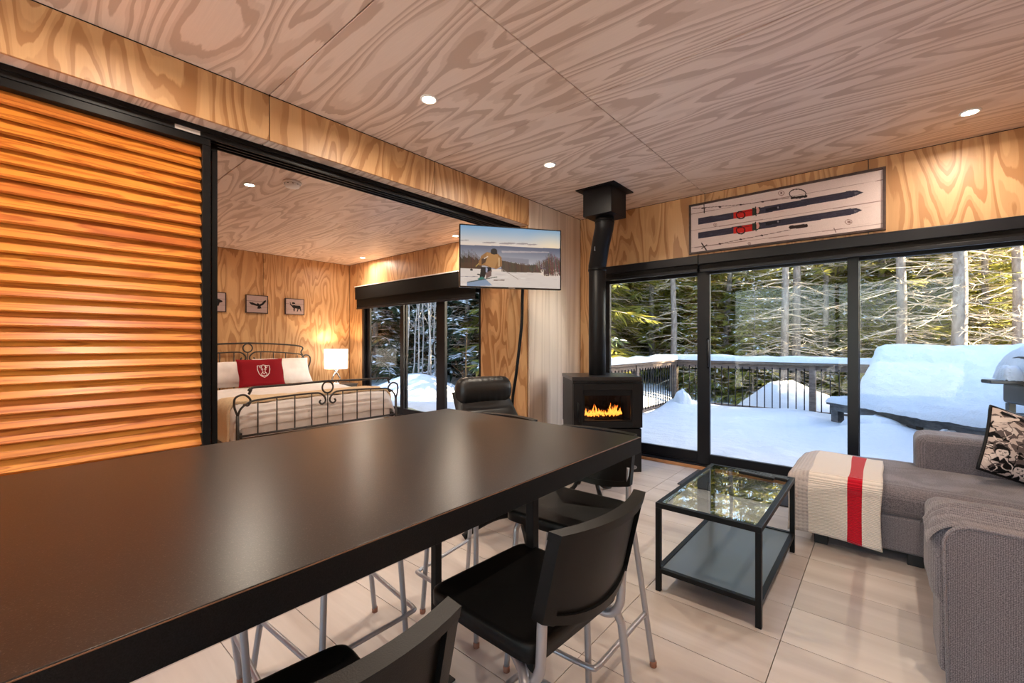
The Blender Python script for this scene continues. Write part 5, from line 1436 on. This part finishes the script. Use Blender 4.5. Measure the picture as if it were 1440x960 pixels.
# the forest behind them: just tall enough to close the view, so the low sun still reaches the front rows
HT_ = {'full1': 10.5, 'full2': 9., 'full3': 11.5, 'cool1': 9.5, 'cool2': 8.}
pts = []
def far_ok(x, y, d): return all((x-a)**2+(y-b)**2 > d*d for a, b in pts)
n = 0
while len(pts) < 78 and n < 6000:
    n += 1; u = R.uniform(820, 1450); r = R.uniform(14.2, 23)**1.0; x, y = spot(u, r)
    if y < 12 or not far_ok(x, y, .95): continue
    pts.append((x, y)); k = R.choice(('full1', 'full2', 'full3', 'full1'))
    plant(k, x, y, R.uniform(0, 6.28), (2.2+.19*r)*R.uniform(1., 1.25)/HT_[k], '%s spruce of the crowded forest seen through the %s pane of the deck door' % ('nearer' if r < 17 else 'distant', 'left' if u < 985 else ('middle' if u < 1195 else 'right')),
          '%s forest spruces in the %s pane of the deck door' % ('nearer' if r < 17 else 'distant', 'left' if u < 985 else ('middle' if u < 1195 else 'right')))
n = 0; q0 = len(pts)
while len(pts) < q0+30 and n < 4000:
    n += 1; u = R.uniform(455, 800); r = R.uniform(14.5, 24); x, y = spot(u, r)
    if y < 6.5 or not far_ok(x, y, 1.3): continue
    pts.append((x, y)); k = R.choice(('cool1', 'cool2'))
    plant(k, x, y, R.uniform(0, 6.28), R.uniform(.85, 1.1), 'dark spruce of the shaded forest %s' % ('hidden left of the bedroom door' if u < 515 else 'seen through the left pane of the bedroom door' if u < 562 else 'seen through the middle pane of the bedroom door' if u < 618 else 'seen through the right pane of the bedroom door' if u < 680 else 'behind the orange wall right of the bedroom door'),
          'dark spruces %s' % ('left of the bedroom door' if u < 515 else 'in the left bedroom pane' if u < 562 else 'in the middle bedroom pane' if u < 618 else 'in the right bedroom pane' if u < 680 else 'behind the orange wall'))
# unseen spruces added right of the view to shade deck and room
for i in range(9):
    p_ = -8.0+.60*i; t_ = 12.0+1.6*(i % 2); x, y = .436*p_+.90*t_, -.90*p_+.436*t_
    plant(('full1', 'full3')[i % 2], x, y, R.uniform(0, 6.28), 1.05, 'tall unseen spruce added right of the window view for shade', 'added shading spruces right of the window view')
for (u, r, sc) in ((1060, 12.6, .8), (985, 12.8, .75), (1210, 13.4, .8)):
    x, y = spot(u, r); plant('young', x, y, R.uniform(0, 6.28), sc, {1060: 'small young spruce behind the middle of the railing', 985: 'small young spruce behind the main door stile', 1210: 'small young spruce at the left end of the drift'}[u])
# spruces hidden behind the pier, added to shade the trees outside the bedroom
for i, (u, r) in enumerate(((765, 12.5), (790, 13.8), (812, 12.2), (835, 14.0), (780, 16.))):
    x, y = spot(u, r); plant(('full1', 'full3')[i % 2], x, y, R.uniform(0, 6.28), 1.1, 'tall spruce added out of view behind the wall pier to shade the bedroom trees', 'added shading spruces behind the wall pier')
for i in range(10):  # further unseen spruces, added to block leaking sun
    p_ = -7.8+.55*i; t_ = 15.2+1.5*(i % 3); x, y = .436*p_+.90*t_, -.90*p_+.436*t_
    plant(('full3', 'full1')[i % 2], x, y, R.uniform(0, 6.28), 1.2, 'tall unseen spruce added right of the window view for shade', 'added shading spruces right of the window view')
for x, y, lab in ((-6.0, 8.75, 'spruce added close to the deck behind the wall pier to shade the bedroom snow'), (-7.3, 10.3, 'spruce added further back behind the wall pier to shade the bedroom snow')):
    plant('cool2', x, y, R.uniform(0, 6.28), .95, lab)  # both added behind the pier to shade the snow outside the bedroom
# bare orange sapling outside the bedroom's right pane
sp = empty('bare_sapling', (*spot(654, 8.0), 0), 0, 'bare orange-brown sapling outside the right bedroom pane', 'sapling')
sp.location.z = gz(sp.location.x, sp.location.y)-.05
m = MB().tube([(0, 0, 0), (.02, 0, .5), (.0, .02, 1.0), (.03, .03, 1.55)], [.018, .016, .011, .003], 6)
m.build('stem', M['bracken'], sp, smooth=True)
m = MB()
for (z, a, l_, up) in ((.45, 2.6, .45, .5), (.5, .4, .55, .35), (.62, 3.6, .35, .7), (.75, .8, .55, .25), (.9, .2, .5, .35), (1.0, 3.3, .3, .5), (.55, 5.2, .4, .5)):
    p = Vector((.01, .01, z)); d = Vector((math.cos(a), math.sin(a), up)).normalized(); m.tube([p, p+d*l_*.5+Vector((0, 0, -.02)), p+d*l_], [.009, .006, .002], 4, caps=False)
    m.tube([p+d*l_*.5, p+d*l_*.5+Vector((d.x*.1, d.y*.1, .22))], [.004, .0015], 3, caps=False)
stuff(m.build('twigs', M['bracken'], sp))
for k, p in PR.items():
    if k not in used: print('unused', k)
